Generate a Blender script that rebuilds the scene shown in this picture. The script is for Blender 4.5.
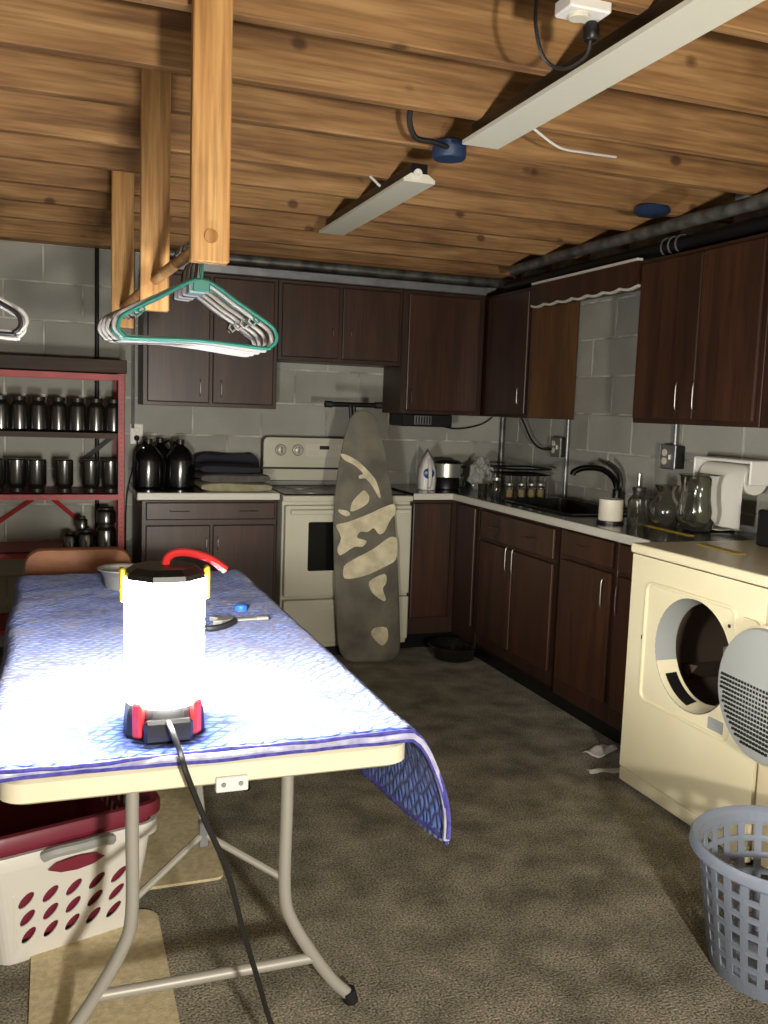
import bpy, bmesh, math, random
from mathutils import Vector, Matrix, noise
random.seed(7)
for o in list(bpy.data.objects): bpy.data.objects.remove(o, do_unlink=True)
S = bpy.context.scene
C = S.collection
PI = math.pi
def rad(a): return a * PI / 180

# ------------------------------------------------------------------ camera
CAM = Vector((-2.8025, -5.4029, 1.3949)); YAW, PITCH, ROLL, FPX = .3514, .1118, .0352, 909.28
_f = Vector((math.sin(YAW)*math.cos(PITCH), math.cos(YAW)*math.cos(PITCH), -math.sin(PITCH)))
_r = Vector((math.cos(YAW), -math.sin(YAW), 0)); _u = _r.cross(_f)
c_, s_ = math.cos(ROLL), math.sin(ROLL)
R_, U_ = _r*c_ + _u*s_, -_r*s_ + _u*c_
cam = bpy.data.cameras.new('camera'); co = bpy.data.objects.new('camera', cam); C.objects.link(co)
co.matrix_world = Matrix(((R_.x, U_.x, -_f.x, CAM.x), (R_.y, U_.y, -_f.y, CAM.y), (R_.z, U_.z, -_f.z, CAM.z), (0, 0, 0, 1)))
cam.sensor_fit = 'HORIZONTAL'; cam.sensor_width = 36; cam.lens = FPX*36/768; cam.clip_start = .05
S.camera = co
def at(u, v, ax, val):                      # pixel of the photo -> point on a plane of the room
    ray = _f + R_*((u-384)/FPX) + U_*((512-v)/FPX)
    k = 'xyz'.index(ax); return CAM + ray*((val-CAM[k])/ray[k])

# ------------------------------------------------------------------ world, exposure
w = bpy.data.worlds.new('world'); S.world = w; w.use_nodes = True
w.node_tree.nodes['Background'].inputs[0].default_value = (.6, .62, .7, 1)
w.node_tree.nodes['Background'].inputs[1].default_value = 0
S.view_settings.view_transform = 'Standard'; S.view_settings.look = 'None'
S.view_settings.gamma = 1; S.view_settings.use_curve_mapping = False; S.view_settings.exposure = 0
LANTERN = 120.0                              # emission of the lantern's tube
PANEL = 7.0                                # watts of each of the lantern's eight lens panels
WORKLIGHT = 340.0                           # lamp behind the camera (watts); its place follows from the shadows of the post, the table legs and the basket

wd = bpy.data.lights.new('work_lamp_offscreen', 'POINT'); wd.energy = WORKLIGHT; wd.shadow_soft_size = .075; wd.color = (1, .94, .82)
wo = bpy.data.objects.new('work_lamp_offscreen', wd); C.objects.link(wo); wo.location = (-2.33, -6.3, 1.15)

# ------------------------------------------------------------------ materials
def lin(c):
    if isinstance(c, str):
        c = [int(c[i:i+2], 16)/255 for i in (0, 2, 4)]
        c = [x/12.92 if x <= .04045 else ((x+.055)/1.055)**2.4 for x in c]
    return (c[0], c[1], c[2], 1)
def base(name):
    m = bpy.data.materials.new(name); m.use_nodes = True
    return m, m.node_tree, m.node_tree.nodes, m.node_tree.links, m.node_tree.nodes['Principled BSDF']
def mat(name, col, rough=.5, metal=0, var=0, col2=None, scale=8, stretch=(1,1,1), bump=0, bscale=60, emis=0, spec=.5, coat=0, detail=6, lo=.35, hi=.65):
    m, nt, N, L, b = base(name)
    b.inputs['Base Color'].default_value = lin(col); b.inputs['Roughness'].default_value = rough; b.inputs['Metallic'].default_value = metal
    b.inputs['Specular IOR Level'].default_value = spec; b.inputs['Coat Weight'].default_value = coat
    if col2 or bump:
        tc = N.new('ShaderNodeTexCoord'); mp = N.new('ShaderNodeMapping'); mp.inputs['Scale'].default_value = stretch
        oi = N.new('ShaderNodeObjectInfo'); mu = N.new('ShaderNodeMath'); mu.operation = 'MULTIPLY'; mu.inputs[1].default_value = 37
        L.new(oi.outputs['Random'], mu.inputs[0]); L.new(tc.outputs['Object'], mp.inputs[0]); 
        cx = N.new('ShaderNodeCombineXYZ'); L.new(mu.outputs[0], cx.inputs[0]); L.new(mu.outputs[0], cx.inputs[1]); L.new(cx.outputs[0], mp.inputs['Location'])
        if col2:
            n = N.new('ShaderNodeTexNoise'); n.inputs['Scale'].default_value = scale; n.inputs['Detail'].default_value = detail
            L.new(mp.outputs[0], n.inputs[0])
            r = N.new('ShaderNodeValToRGB'); r.color_ramp.elements[0].position = lo; r.color_ramp.elements[1].position = hi
            r.color_ramp.elements[0].color = lin(col); r.color_ramp.elements[1].color = lin(col2)
            L.new(n.outputs['Fac'], r.inputs[0]); L.new(r.outputs[0], b.inputs['Base Color'])
        if bump:
            n2 = N.new('ShaderNodeTexNoise'); n2.inputs['Scale'].default_value = bscale; n2.inputs['Detail'].default_value = 4; L.new(mp.outputs[0], n2.inputs[0])
            bp = N.new('ShaderNodeBump'); bp.inputs['Strength'].default_value = bump; bp.inputs['Distance'].default_value = .004
            L.new(n2.outputs['Fac'], bp.inputs['Height']); L.new(bp.outputs[0], b.inputs['Normal'])
    if emis:
        b.inputs['Emission Color'].default_value = lin(col); b.inputs['Emission Strength'].default_value = emis
    return m
def wood(name, c1, c2, c3, along='x', rough=.6, knots=True, grain=1.0):
    m, nt, N, L, b = base(name); b.inputs['Roughness'].default_value = rough
    tc = N.new('ShaderNodeTexCoord'); mp = N.new('ShaderNodeMapping'); oi = N.new('ShaderNodeObjectInfo')
    k = {'x': (.12, 1, 1), 'y': (1, .12, 1), 'z': (1, 1, .12)}[along]
    mp.inputs['Scale'].default_value = [q*14*grain for q in k]
    mu = N.new('ShaderNodeMath'); mu.operation = 'MULTIPLY'; mu.inputs[1].default_value = 53; L.new(oi.outputs['Random'], mu.inputs[0])
    cx = N.new('ShaderNodeCombineXYZ'); [L.new(mu.outputs[0], cx.inputs[i]) for i in range(3)]; L.new(cx.outputs[0], mp.inputs['Location'])
    L.new(tc.outputs['Object'], mp.inputs[0])
    n = N.new('ShaderNodeTexNoise'); n.inputs['Scale'].default_value = 1; n.inputs['Detail'].default_value = 7; n.inputs['Distortion'].default_value = .6
    L.new(mp.outputs[0], n.inputs[0])
    r = N.new('ShaderNodeValToRGB'); e = r.color_ramp.elements; e[0].position = .3; e[1].position = .72; e[0].color = lin(c1); e[1].color = lin(c3)
    q = e.new(.5); q.color = lin(c2); L.new(n.outputs['Fac'], r.inputs[0]); out = r.outputs[0]
    gm = N.new('ShaderNodeMapping'); gm.inputs['Scale'].default_value = {'x': (2.5, 60, 60), 'y': (60, 2.5, 60), 'z': (60, 60, 2.5)}[along]
    L.new(cx.outputs[0], gm.inputs['Location']); L.new(tc.outputs['Object'], gm.inputs[0])
    gn = N.new('ShaderNodeTexNoise'); gn.inputs['Scale'].default_value = 1.6; gn.inputs['Detail'].default_value = 4; L.new(gm.outputs[0], gn.inputs[0])
    gr = N.new('ShaderNodeValToRGB'); gr.color_ramp.elements[0].position = .36; gr.color_ramp.elements[0].color = (.72, .68, .64, 1); gr.color_ramp.elements[1].position = .6; gr.color_ramp.elements[1].color = (1.06, 1.06, 1.06, 1); L.new(gn.outputs['Fac'], gr.inputs[0])
    gx = N.new('ShaderNodeMixRGB'); gx.blend_type = 'MULTIPLY'; gx.inputs[0].default_value = 1; L.new(out, gx.inputs[1]); L.new(gr.outputs[0], gx.inputs[2]); out = gx.outputs[0]
    if knots:
        mp2 = N.new('ShaderNodeMapping'); mp2.inputs['Scale'].default_value = [q*7 for q in {'x': (.75, 1, 1), 'y': (1, .75, 1), 'z': (1, 1, .75)}[along]]
        L.new(cx.outputs[0], mp2.inputs['Location']); L.new(tc.outputs['Object'], mp2.inputs[0])
        v = N.new('ShaderNodeTexVoronoi'); v.inputs['Scale'].default_value = .8; L.new(mp2.outputs[0], v.inputs[0])
        r2 = N.new('ShaderNodeValToRGB'); r2.color_ramp.elements[0].position = .07; r2.color_ramp.elements[1].position = .13
        r2.color_ramp.elements[0].color = (.22, .14, .09, 1); r2.color_ramp.elements[1].color = (1, 1, 1, 1); L.new(v.outputs['Distance'], r2.inputs[0])
        mx = N.new('ShaderNodeMixRGB'); mx.blend_type = 'MULTIPLY'; mx.inputs[0].default_value = .8; L.new(out, mx.inputs[1]); L.new(r2.outputs[0], mx.inputs[2]); out = mx.outputs[0]
        # smoke stains with shapes of their own
        n3 = N.new('ShaderNodeTexNoise'); n3.inputs['Scale'].default_value = 1.7; n3.inputs['Detail'].default_value = 3; L.new(tc.outputs['Object'], n3.inputs[0])
        r3 = N.new('ShaderNodeValToRGB'); r3.color_ramp.elements[0].position = .34; r3.color_ramp.elements[1].position = .46
        r3.color_ramp.elements[0].color = (.5, .43, .38, 1); r3.color_ramp.elements[1].color = (1, 1, 1, 1); L.new(n3.outputs['Fac'], r3.inputs[0])
        mx3 = N.new('ShaderNodeMixRGB'); mx3.blend_type = 'MULTIPLY'; mx3.inputs[0].default_value = .8; L.new(out, mx3.inputs[1]); L.new(r3.outputs[0], mx3.inputs[2]); out = mx3.outputs[0]
    L.new(out, b.inputs['Base Color'])
    bp = N.new('ShaderNodeBump'); bp.inputs['Strength'].default_value = .15; bp.inputs['Distance'].default_value = .003; L.new(n.outputs['Fac'], bp.inputs['Height']); L.new(bp.outputs[0], b.inputs['Normal'])
    return m
def glass(name, tint, rough=.06, dirt=.0, dirtcol='3a352c', ior=1.5):
    m, nt, N, L, b = base(name); N.remove(b)
    out = N['Material Output']; t = N.new('ShaderNodeBsdfTransparent'); t.inputs[0].default_value = lin(tint)
    g = N.new('ShaderNodeBsdfGlossy'); g.inputs['Roughness'].default_value = rough; fr = N.new('ShaderNodeFresnel'); fr.inputs[0].default_value = ior
    mx = N.new('ShaderNodeMixShader'); L.new(fr.outputs[0], mx.inputs[0]); L.new(t.outputs[0], mx.inputs[1]); L.new(g.outputs[0], mx.inputs[2])
    d = N.new('ShaderNodeBsdfDiffuse'); d.inputs[0].default_value = lin(dirtcol); mx2 = N.new('ShaderNodeMixShader'); mx2.inputs[0].default_value = dirt
    L.new(mx.outputs[0], mx2.inputs[1]); L.new(d.outputs[0], mx2.inputs[2]); L.new(mx2.outputs[0], out.inputs[0])
    return m
def carpet_mat():
    m, nt, N, L, b = base('carpet'); b.inputs['Roughness'].default_value = .95; b.inputs['Specular IOR Level'].default_value = .1
    tc = N.new('ShaderNodeTexCoord')
    def ns(s, d): n = N.new('ShaderNodeTexNoise'); n.inputs['Scale'].default_value = s; n.inputs['Detail'].default_value = d; L.new(tc.outputs['Object'], n.inputs[0]); return n
    big, fine = ns(7, 8), ns(165, 6)
    r = N.new('ShaderNodeValToRGB'); e = r.color_ramp.elements; e[0].position = .33; e[0].color = lin('7b776c'); e[1].position = .68; e[1].color = lin('aca697'); L.new(big.outputs['Fac'], r.inputs[0])
    r2 = N.new('ShaderNodeValToRGB'); e = r2.color_ramp.elements; e[0].position = .36; e[0].color = (.38, .38, .37, 1); e[1].position = .66; e[1].color = (1.55, 1.54, 1.46, 1); L.new(fine.outputs['Fac'], r2.inputs[0])
    mx = N.new('ShaderNodeMixRGB'); mx.blend_type = 'MULTIPLY'; mx.inputs[0].default_value = 1; L.new(r.outputs[0], mx.inputs[1]); L.new(r2.outputs[0], mx.inputs[2]); L.new(mx.outputs[0], b.inputs['Base Color'])
    bp = N.new('ShaderNodeBump'); bp.inputs['Strength'].default_value = .9; bp.inputs['Distance'].default_value = .008; L.new(fine.outputs['Fac'], bp.inputs['Height']); L.new(bp.outputs[0], b.inputs['Normal'])
    return m
def quilt_mat():
    m, nt, N, L, b = base('quilted_pad'); b.inputs['Roughness'].default_value = .9; b.inputs['Specular IOR Level'].default_value = .15; b.inputs['Sheen Weight'].default_value = .2
    tc = N.new('ShaderNodeTexCoord'); mp = N.new('ShaderNodeMapping'); L.new(tc.outputs['UV'], mp.inputs[0])
    n = N.new('ShaderNodeTexNoise'); n.inputs['Scale'].default_value = 9; n.inputs['Detail'].default_value = 3; L.new(mp.outputs[0], n.inputs[0])
    ad = N.new('ShaderNodeMixRGB'); ad.blend_type = 'LINEAR_LIGHT'; ad.inputs[0].default_value = .014; L.new(mp.outputs[0], ad.inputs[1]); L.new(n.outputs['Color'], ad.inputs[2])
    v = N.new('ShaderNodeTexVoronoi'); v.feature = 'DISTANCE_TO_EDGE'; v.inputs['Scale'].default_value = 56; v.inputs['Randomness'].default_value = .45
    mp2 = N.new('ShaderNodeMapping'); mp2.inputs['Scale'].default_value = (.55, 1, 1); mp2.inputs['Rotation'].default_value = (0, 0, .5); L.new(ad.outputs[0], mp2.inputs[0]); L.new(mp2.outputs[0], v.inputs[0])
    r = N.new('ShaderNodeValToRGB'); e = r.color_ramp.elements; e[0].position = .02; e[0].color = lin('1b2a78'); e[1].position = .3; e[1].color = lin('6786dc'); L.new(v.outputs['Distance'], r.inputs[0])
    n2 = N.new('ShaderNodeTexNoise'); n2.inputs['Scale'].default_value = 5; L.new(mp.outputs[0], n2.inputs[0])
    r2 = N.new('ShaderNodeValToRGB'); e = r2.color_ramp.elements; e[0].position = .35; e[0].color = (.62, .62, .72, 1); e[1].position = .65; e[1].color = (1.15, 1.15, 1.1, 1); L.new(n2.outputs['Fac'], r2.inputs[0])
    mx = N.new('ShaderNodeMixRGB'); mx.blend_type = 'MULTIPLY'; mx.inputs[0].default_value = 1; L.new(r.outputs[0], mx.inputs[1]); L.new(r2.outputs[0], mx.inputs[2]); L.new(mx.outputs[0], b.inputs['Base Color'])
    bp = N.new('ShaderNodeBump'); bp.inputs['Strength'].default_value = 1; bp.inputs['Distance'].default_value = .006; L.new(v.outputs['Distance'], bp.inputs['Height']); L.new(bp.outputs[0], b.inputs['Normal'])
    return m
M = {}
M['joist'] = wood('joist_wood', '71502f', '966f44', 'b08a5a', 'x', .75)
M['post'] = wood('post_wood', 'a8763c', 'c8965a', 'd8ac70', 'z', .7)
M['deck'] = wood('deck_wood', '4a3520', '5e4428', '6e5234', 'y', .8, False)
M['cab'] = wood('cabinet_wood', '2c1910', '3a2216', '482b1b', 'z', .38, False, .8)
M['cabframe'] = wood('cabinet_frame_wood', '25150e', '311c13', '3c2317', 'z', .42, False, .8)
M['cabside'] = wood('cabinet_side_wood', '3e2611', '4a2e14', '573a1a', 'z', .45, False, .6)
M['block'] = mat('painted_block', '8d8c83', .85, col2='a5a49a', scale=2.2, bump=.5, bscale=45, lo=.3, hi=.7)
M['mortar'] = mat('mortar', 'c6c5bb', .9, col2='8a887c', scale=9)
M['wall'] = mat('plain_wall', '7d7a70', .9)
M['carpet'] = carpet_mat()
M['quilt'] = quilt_mat()
M['binding'] = mat('binding_tape', '3a3a8c', .9, col2='5a58b0', scale=60)
M['quiltback'] = mat('quilt_backing', 'c9c9dd', .9, col2='9a9ac8', scale=40)
M['cream'] = mat('cream_plastic', 'e6dfc6', .45, col2='ddd5b8', scale=4)
M['tableleg'] = mat('grey_powder_steel', 'a8a59d', .45, metal=.2)
M['steel'] = mat('brushed_steel', '9a9892', .38, metal=1)
M['chrome'] = mat('chrome', 'd8d8d6', .14, metal=1)
M['black'] = mat('black_plastic', '0d0d0e', .4)
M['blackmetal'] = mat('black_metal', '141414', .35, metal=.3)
M['blackgloss'] = mat('black_gloss_metal', '1a1a1a', .16, metal=.6)
M['rubber'] = mat('rubber', '17171a', .6)
M['cord'] = mat('cord_rubber', '1c1b1b', .45)
M['red'] = mat('red_plastic', 'd02a2c', .4)
M['yellow'] = mat('yellow_plastic', 'e2c31c', .45)
M['redsteel'] = mat('red_shelf_steel', 'b03838', .5, col2='942e2f', scale=6, bump=.1)
M['shelfwood'] = wood('shelf_board', '2d2018', '3c2c20', '4a382a', 'x', .7, False)
M['counter'] = mat('black_laminate', '121211', .16, col2='1c1b19', scale=30)
M['edge'] = mat('counter_edge', 'c9c6ba', .4)
M['enamel'] = mat('stove_enamel', 'c9c6b4', .28, col2='c0bca8', scale=3)
M['dryer'] = mat('dryer_enamel', 'e8dfbe', .3, col2='e2d8b4', scale=3)
M['galv'] = mat('galvanised', '9b9c9e', .42, metal=.75, col2='85868a', scale=12)
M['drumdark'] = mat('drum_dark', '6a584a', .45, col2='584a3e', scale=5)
M['glassblack'] = mat('oven_glass', '0c0d0d', .22, spec=.3)
M['greyplastic'] = mat('door_grey_plastic', '9da09e', .5)
M['bluegrey'] = mat('basket_blue_grey', '7f8899', .5)
M['white'] = mat('white_plastic', 'dfdcd6', .45)
M['maroon'] = mat('maroon_plastic', '7a2438', .42)
M['paper'] = mat('white_paper', 'd8d5cb', .9)
M['jarglass'] = glass('smoked_jar_glass', '7e7e74', .22, dirt=.22, dirtcol='2c2c26', ior=2.7)
M['clearglass'] = glass('clear_glass', 'd2d2ca', .12, dirt=.1, dirtcol='6b6a62')
M['jugglass'] = glass('dark_jug_glass', '4a4a50', .2, dirt=.3, dirtcol='1a1a1e', ior=2.0)
M['lid'] = mat('dark_lid', '2b2a26', .4, metal=.4)
M['cover'] = mat('ironing_cover', '57534a', .75, col2='757062', scale=7, bump=.4, bscale=14)
M['patch'] = mat('pale_patch', 'ddd2b2', .8, col2='b8ae90', scale=14)
M['teal'] = mat('teal_plastic', '266e60', .35)
M['hwhite'] = mat('white_hanger', '9a9792', .3)
M['hblack'] = mat('black_hanger', '1c1c1c', .35)
M['hgrey'] = mat('grey_hanger', '6a6764', .35)
M['brownseat'] = mat('brown_vinyl', '9a6238', .55, col2='8a5430', scale=10, bump=.2)
M['towel1'] = mat('olive_towel', '8a856a', .95, col2='9c977a', scale=30, bump=.5, bscale=180)
M['towel2'] = mat('charcoal_towel', '4c4a48', .95, col2='5c5955', scale=30, bump=.5, bscale=180)
M['towel3'] = mat('navy_towel', '24252e', .95, bump=.5, bscale=180)
M['fluor'] = mat('fixture_enamel', 'd2d0be', .45)
M['bluebox'] = mat('blue_box_plastic', '1f3350', .5)
M['bluecap'] = mat('blue_cap', '2c62c8', .45)
M['mat'] = mat('beige_mat', 'e6d8b4', .97, col2='cfc09a', scale=60, bump=.8, bscale=300, spec=.1)
M['candle'] = mat('cream_ceramic', 'cfc9b6', .35)
M['spice'] = mat('spice_fill', 'b59a6a', .8, col2='c9b48c', scale=60)
M['bag'] = glass('plastic_bag', 'd8d8d4', .2, dirt=.6, dirtcol='b8b8b2')
M['tin'] = mat('stainless', 'b8b6ae', .35, metal=.75)
M['ironblue'] = mat('iron_blue', '1c3f78', .3)
M['silverpipe'] = mat('pipe_wrap', '7d7b76', .4, metal=.5, col2='4a4947', scale=14)
M['blackpipe'] = mat('black_pipe', '1a1918', .45, metal=.5)
M['yellowreflect'] = mat('yellow_reflection', 'b59a22', .5)
M['tube'] = mat('lantern_tube', (1, .97, .9), .4, emis=LANTERN)

# ------------------------------------------------------------------ mesh helper
class MB:
    def __init__(s): s.bm = bmesh.new()
    def box(s, x0, x1, y0, y1, z0, z1, bev=0, seg=1, rot=None, piv=None):
        r = bmesh.ops.create_cube(s.bm, size=1)
        mx = Matrix.Translation(((x0+x1)/2, (y0+y1)/2, (z0+z1)/2)) @ Matrix.Diagonal((abs(x1-x0), abs(y1-y0), abs(z1-z0), 1))
        bmesh.ops.transform(s.bm, matrix=mx, verts=r['verts']); vs = r['verts']
        if bev:
            es = {e for v in vs for e in v.link_edges}
            q = bmesh.ops.bevel(s.bm, geom=list(es), offset=bev, segments=seg, affect='EDGES', profile=.5); vs = list({v for f in q['faces'] for v in f.verts} | {v for v in vs if v.is_valid})
        if rot is not None:
            bmesh.ops.transform(s.bm, matrix=Matrix.Translation(piv) @ rot @ Matrix.Translation(-Vector(piv)), verts=vs)
        return s
    def loft(s, rings, closed=True, cap=True):
        R = [[s.bm.verts.new(p) for p in r] for r in rings]; n = len(R[0])
        for a, b in zip(R, R[1:]):
            for i in range(n if closed else n-1):
                j = (i+1) % n
                try: s.bm.faces.new((a[i], a[j], b[j], b[i]))
                except ValueError: pass
        if cap and closed:
            s.bm.faces.new(R[0][::-1]); s.bm.faces.new(R[-1])
        return s
    def tube(s, pts, r, n=8, closed=False):
        pts = [Vector(p) for p in pts]; rings = []; prev = None; m = len(pts)
        for i, p in enumerate(pts):
            if closed: t = pts[(i+1) % m]-pts[i-1]
            else: t = pts[min(i+1, m-1)]-pts[max(i-1, 0)]
            t.normalize()
            if prev is None:
                a = Vector((0, 0, 1)) if abs(t.z) < .9 else Vector((1, 0, 0)); x = t.cross(a).normalized()
            else:
                x = (prev-t*prev.dot(t)).normalized()
            prev = x; y = t.cross(x); rr = r[i] if isinstance(r, (list, tuple)) else r
            rings.append([p+x*rr*math.cos(2*PI*k/n)+y*rr*math.sin(2*PI*k/n) for k in range(n)])
        if closed: rings.append(rings[0])
        if closed:
            R = [[s.bm.verts.new(p) for p in q] for q in rings[:-1]]; R.append(R[0])
            for a, b in zip(R, R[1:]):
                for k in range(n): s.bm.faces.new((a[k], a[(k+1) % n], b[(k+1) % n], b[k]))
            return s
        return s.loft(rings)
    def lathe(s, prof, n=24, c=(0, 0, 0), cap=True, axis='z'):
        rings = []
        for r, z in prof:
            q = []
            for k in range(n):
                a = 2*PI*k/n; x, y = max(r, 1e-4)*math.cos(a), max(r, 1e-4)*math.sin(a)
                q.append(Vector((x, y, z)) if axis == 'z' else Vector((x, -z, y)) if axis == 'y' else Vector((-z, x, y)))
            rings.append([v+Vector(c) for v in q])
        return s.loft(rings, cap=cap)
    def prism(s, poly, a, b, plane='xz'):
        def P(p, d): return {'xz': (p[0], d, p[1]), 'yz': (d, p[0], p[1]), 'xy': (p[0], p[1], d)}[plane]
        return s.loft([[P(p, a) for p in poly], [P(p, b) for p in poly]])
    def quads(s, vs, fs):
        V = [s.bm.verts.new(v) for v in vs]
        for f in fs:
            try: s.bm.faces.new([V[i] for i in f])
            except ValueError: pass
        return s
    def build(s, name, m, parent=None, loc=(0, 0, 0), smooth=False, rotz=0, weld=0):
        if weld: bmesh.ops.remove_doubles(s.bm, verts=s.bm.verts, dist=weld)
        bmesh.ops.recalc_face_normals(s.bm, faces=s.bm.faces)
        me = bpy.data.meshes.new(name); s.bm.to_mesh(me); s.bm.free()
        me.materials.append(M[m] if isinstance(m, str) else m)
        if smooth:
            for p in me.polygons: p.use_smooth = True
            try: me.set_sharp_from_angle(angle=rad(40))
            except Exception: pass
        return link(name, me, parent, loc, rotz)
def link(name, me, parent=None, loc=(0, 0, 0), rotz=0):
    o = bpy.data.objects.new(name, me); C.objects.link(o); o.location = loc; o.rotation_euler = (0, 0, rotz)
    if parent is not None: o.parent = parent
    return o
def tag(o, label, cat, group=None, kind=None):
    if label: o['label'] = label
    if cat: o['category'] = cat
    if group: o['group'] = group
    if kind: o['kind'] = kind
    return o
def struct(o, label, cat): return tag(o, label, cat, None, 'structure')
def thing(name, label, cat, loc=(0, 0, 0), rotz=0, group=None):
    o = bpy.data.objects.new(name, None); C.objects.link(o); o.location = loc; o.rotation_euler = (0, 0, rotz); o.empty_display_size = .1
    return tag(o, label, cat, group)
def dup(root, loc, rotz=None, label=None, group=None, parent=None):
    r = root.copy(); C.objects.link(r); r.location = loc
    if rotz is not None: r.rotation_euler = (0, 0, rotz)
    if label: r['label'] = label
    if group: r['group'] = group
    if parent is not None: r.parent = parent
    def kids(a, b):
        for ch in list(a.children):
            c = ch.copy(); C.objects.link(c); c.parent = b; kids(ch, c)
    kids(root, r)
    return r
def arc(cx, cy, r, a0, a1, n): return [(cx+r*math.cos(rad(a0+(a1-a0)*k/n)), cy+r*math.sin(rad(a0+(a1-a0)*k/n))) for k in range(n+1)]
def rrect(x0, x1, y0, y1, r, n=5):
    return arc(x1-r, y0+r, r, -90, 0, n)+arc(x1-r, y1-r, r, 0, 90, n)+arc(x0+r, y1-r, r, 90, 180, n)+arc(x0+r, y0+r, r, 180, 270, n)
def smoothpath(pts, n=6):
    P = [Vector(p) for p in pts]; out = []
    for i in range(len(P)-1):
        p0, p1, p2, p3 = P[max(i-1, 0)], P[i], P[i+1], P[min(i+2, len(P)-1)]
        for k in range(n):
            t = k/n; out.append(.5*((2*p1)+(p2-p0)*t+(2*p0-5*p1+4*p2-p3)*t*t+(3*p1-p0-3*p2+p3)*t**3))
    return out+[P[-1]]

# ------------------------------------------------------------------ the room
XL, YF, ZJ = -5.4, -8.6, 2.265
CT = .93                                     # worktop height
o = struct(MB().box(XL, .2, YF, .2, -.1, 0).build('floor', 'carpet'), 'worn olive brown carpet floor', 'floor')
deck = struct(MB().box(XL, .2, YF, .2, ZJ+.235, ZJ+.27).build('ceiling', 'deck'), 'open ceiling of bare wooden joists under a board deck', 'ceiling')
wb = struct(MB().box(XL, .2, .004, .2, 0, ZJ+.235).build('wall_back', 'mortar'), 'grey painted concrete block wall behind the stove', 'wall')
wr = struct(MB().box(.004, .2, YF, .004, 0, ZJ+.235).build('wall_right', 'mortar'), 'grey painted concrete block wall behind the sink', 'wall')
wl = struct(MB().box(XL-.2, XL, YF, .2, 0, ZJ+.235).build('wall_left', 'wall'), 'plain grey wall on the far side of the shelves', 'wall')
wf = struct(MB().box(XL-.2, .2, YF-.2, YF, 0, ZJ+.235).build('wall_front', 'wall'), 'plain grey wall behind the photographer', 'wall')
# blocks, 11 courses of 0.2032 m
BL, BH, MG = .4064, .2032, .005
def blockmesh(L, seed):
    m = MB(); m.box(MG, L-MG, 0, .05, MG, BH-MG, .003)
    return m
proto = {}
def block(L, parent, loc, rz):
    k = (round(L, 3), rz)
    if k not in proto:
        m = blockmesh(L, 1); bmesh.ops.recalc_face_normals(m.bm, faces=m.bm.faces); me = bpy.data.meshes.new('block'); m.bm.to_mesh(me); m.bm.free(); me.materials.append(M['block']); proto[k] = me
    return link('block', proto[k], parent, loc, rz)
for r in range(11):
    x = 0.0; first = True
    while x > -3.7:
        L = BL/2 if (first and r % 2) else BL
        block(L, wb, (x-L, 0, r*BH-.0098), 0); x -= L; first = False
    y = 0.0; first = True
    while y > -3.3:
        L = BL/2 if (first and not r % 2) else BL
        block(L, wr, (0, y, r*BH-.0098), -PI/2); y -= L; first = False
for n_, y0, y1, z0, z1 in (('sill_plate', -.12, .1, 2.2254, 2.2634),):
    MB().box(XL+.02, 0, y0, .004, z0, z1, .003).build(n_, 'joist', deck)
# joists, 2x10 at 16 in centres, run along the back wall
jm = MB().box(XL, .1, 0, .038, 0, .235, .003); bmesh.ops.recalc_face_normals(jm.bm, faces=jm.bm.faces)
jme = bpy.data.meshes.new('joist'); jm.bm.to_mesh(jme); jm.bm.free(); jme.materials.append(M['joist'])
JY = [-.12, -.50, -.92, -1.29, -1.70, -2.06, -2.50, -2.86, -3.25]+[-3.66-.406*k for k in range(13)]
for y in JY: link('joist', jme, deck, (random.uniform(-.03, .03), y, ZJ+random.uniform(-.003, .003)))
# beige mats on the carpet
def matpoly(x0, x1, y0, y1, r): return rrect(x0, x1, y0, y1, r)
m = MB(); m.prism(matpoly(-2.86, -2.54, -3.62, -2.97, .05), .0, .008, 'xy'); tag(m.build('floor_mat', 'mat', smooth=True), 'beige mat on the carpet under the near table legs', 'mat')
m = MB(); m.prism(matpoly(-2.75, -2.33, -2.86, -2.2, .03), .0, .008, 'xy'); tag(m.build('floor_mat', 'mat', smooth=True), 'beige mat under the table behind the laundry baskets', 'mat')

# ------------------------------------------------------------------ cabinets (local: front faces -Y, x to the right, back on the wall)
def pull(parent, x, y, z, vert=True, L=.1, m='steel'):
    if vert: pts = [(x, y, z-L/2), (x, y-.018, z-L/2+.008), (x, y-.021, z), (x, y-.018, z+L/2-.008), (x, y, z+L/2)]
    else: pts = [(x-L/2, y, z), (x-L/2+.008, y-.018, z), (x, y-.026, z), (x+L/2-.008, y-.018, z), (x+L/2, y, z)]
    return MB().tube(smoothpath(pts, 4), .0024, 6).build('handle', m, parent, smooth=True)
def front(t, name, x0, x1, z0, z1, d, handles=(), m='cab'):
    b = MB().box(x0, x1, -d-.019, -d, z0, z1, .006, 2)
    o = b.build(name, m, t)
    for h in handles: pull(o, h[0], -d-.019, h[1], h[2] if len(h) > 2 else True, h[3] if len(h) > 3 else .1)
    return o
def base_cabinet(label, loc, rz, W, depth, fronts, toe=True, top=.885, dk=False):
    t = thing('base_cabinet', label, 'cabinet', loc, rz, 'lower kitchen cabinets')
    m = MB()
    if 'sink cabinet' in label:              # open carcass, the basin hangs inside
        for q in ((0, .018, -depth, -.01, .1, top), (W-.018, W, -depth, -.01, .1, top), (0, W, -depth, -.01, .1, .12), (0, W, -.02, -.01, .1, top), (0, W, -depth, -depth+.02, .1, top)): m.box(*q)
    else: m.box(0, W, -depth, -.01, .1, top, .002)
    m.build('body', 'cabframe', t)
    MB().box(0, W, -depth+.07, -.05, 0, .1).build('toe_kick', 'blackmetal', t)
    for a in fronts: front(t, *a, m='cab')
    return t
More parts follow.
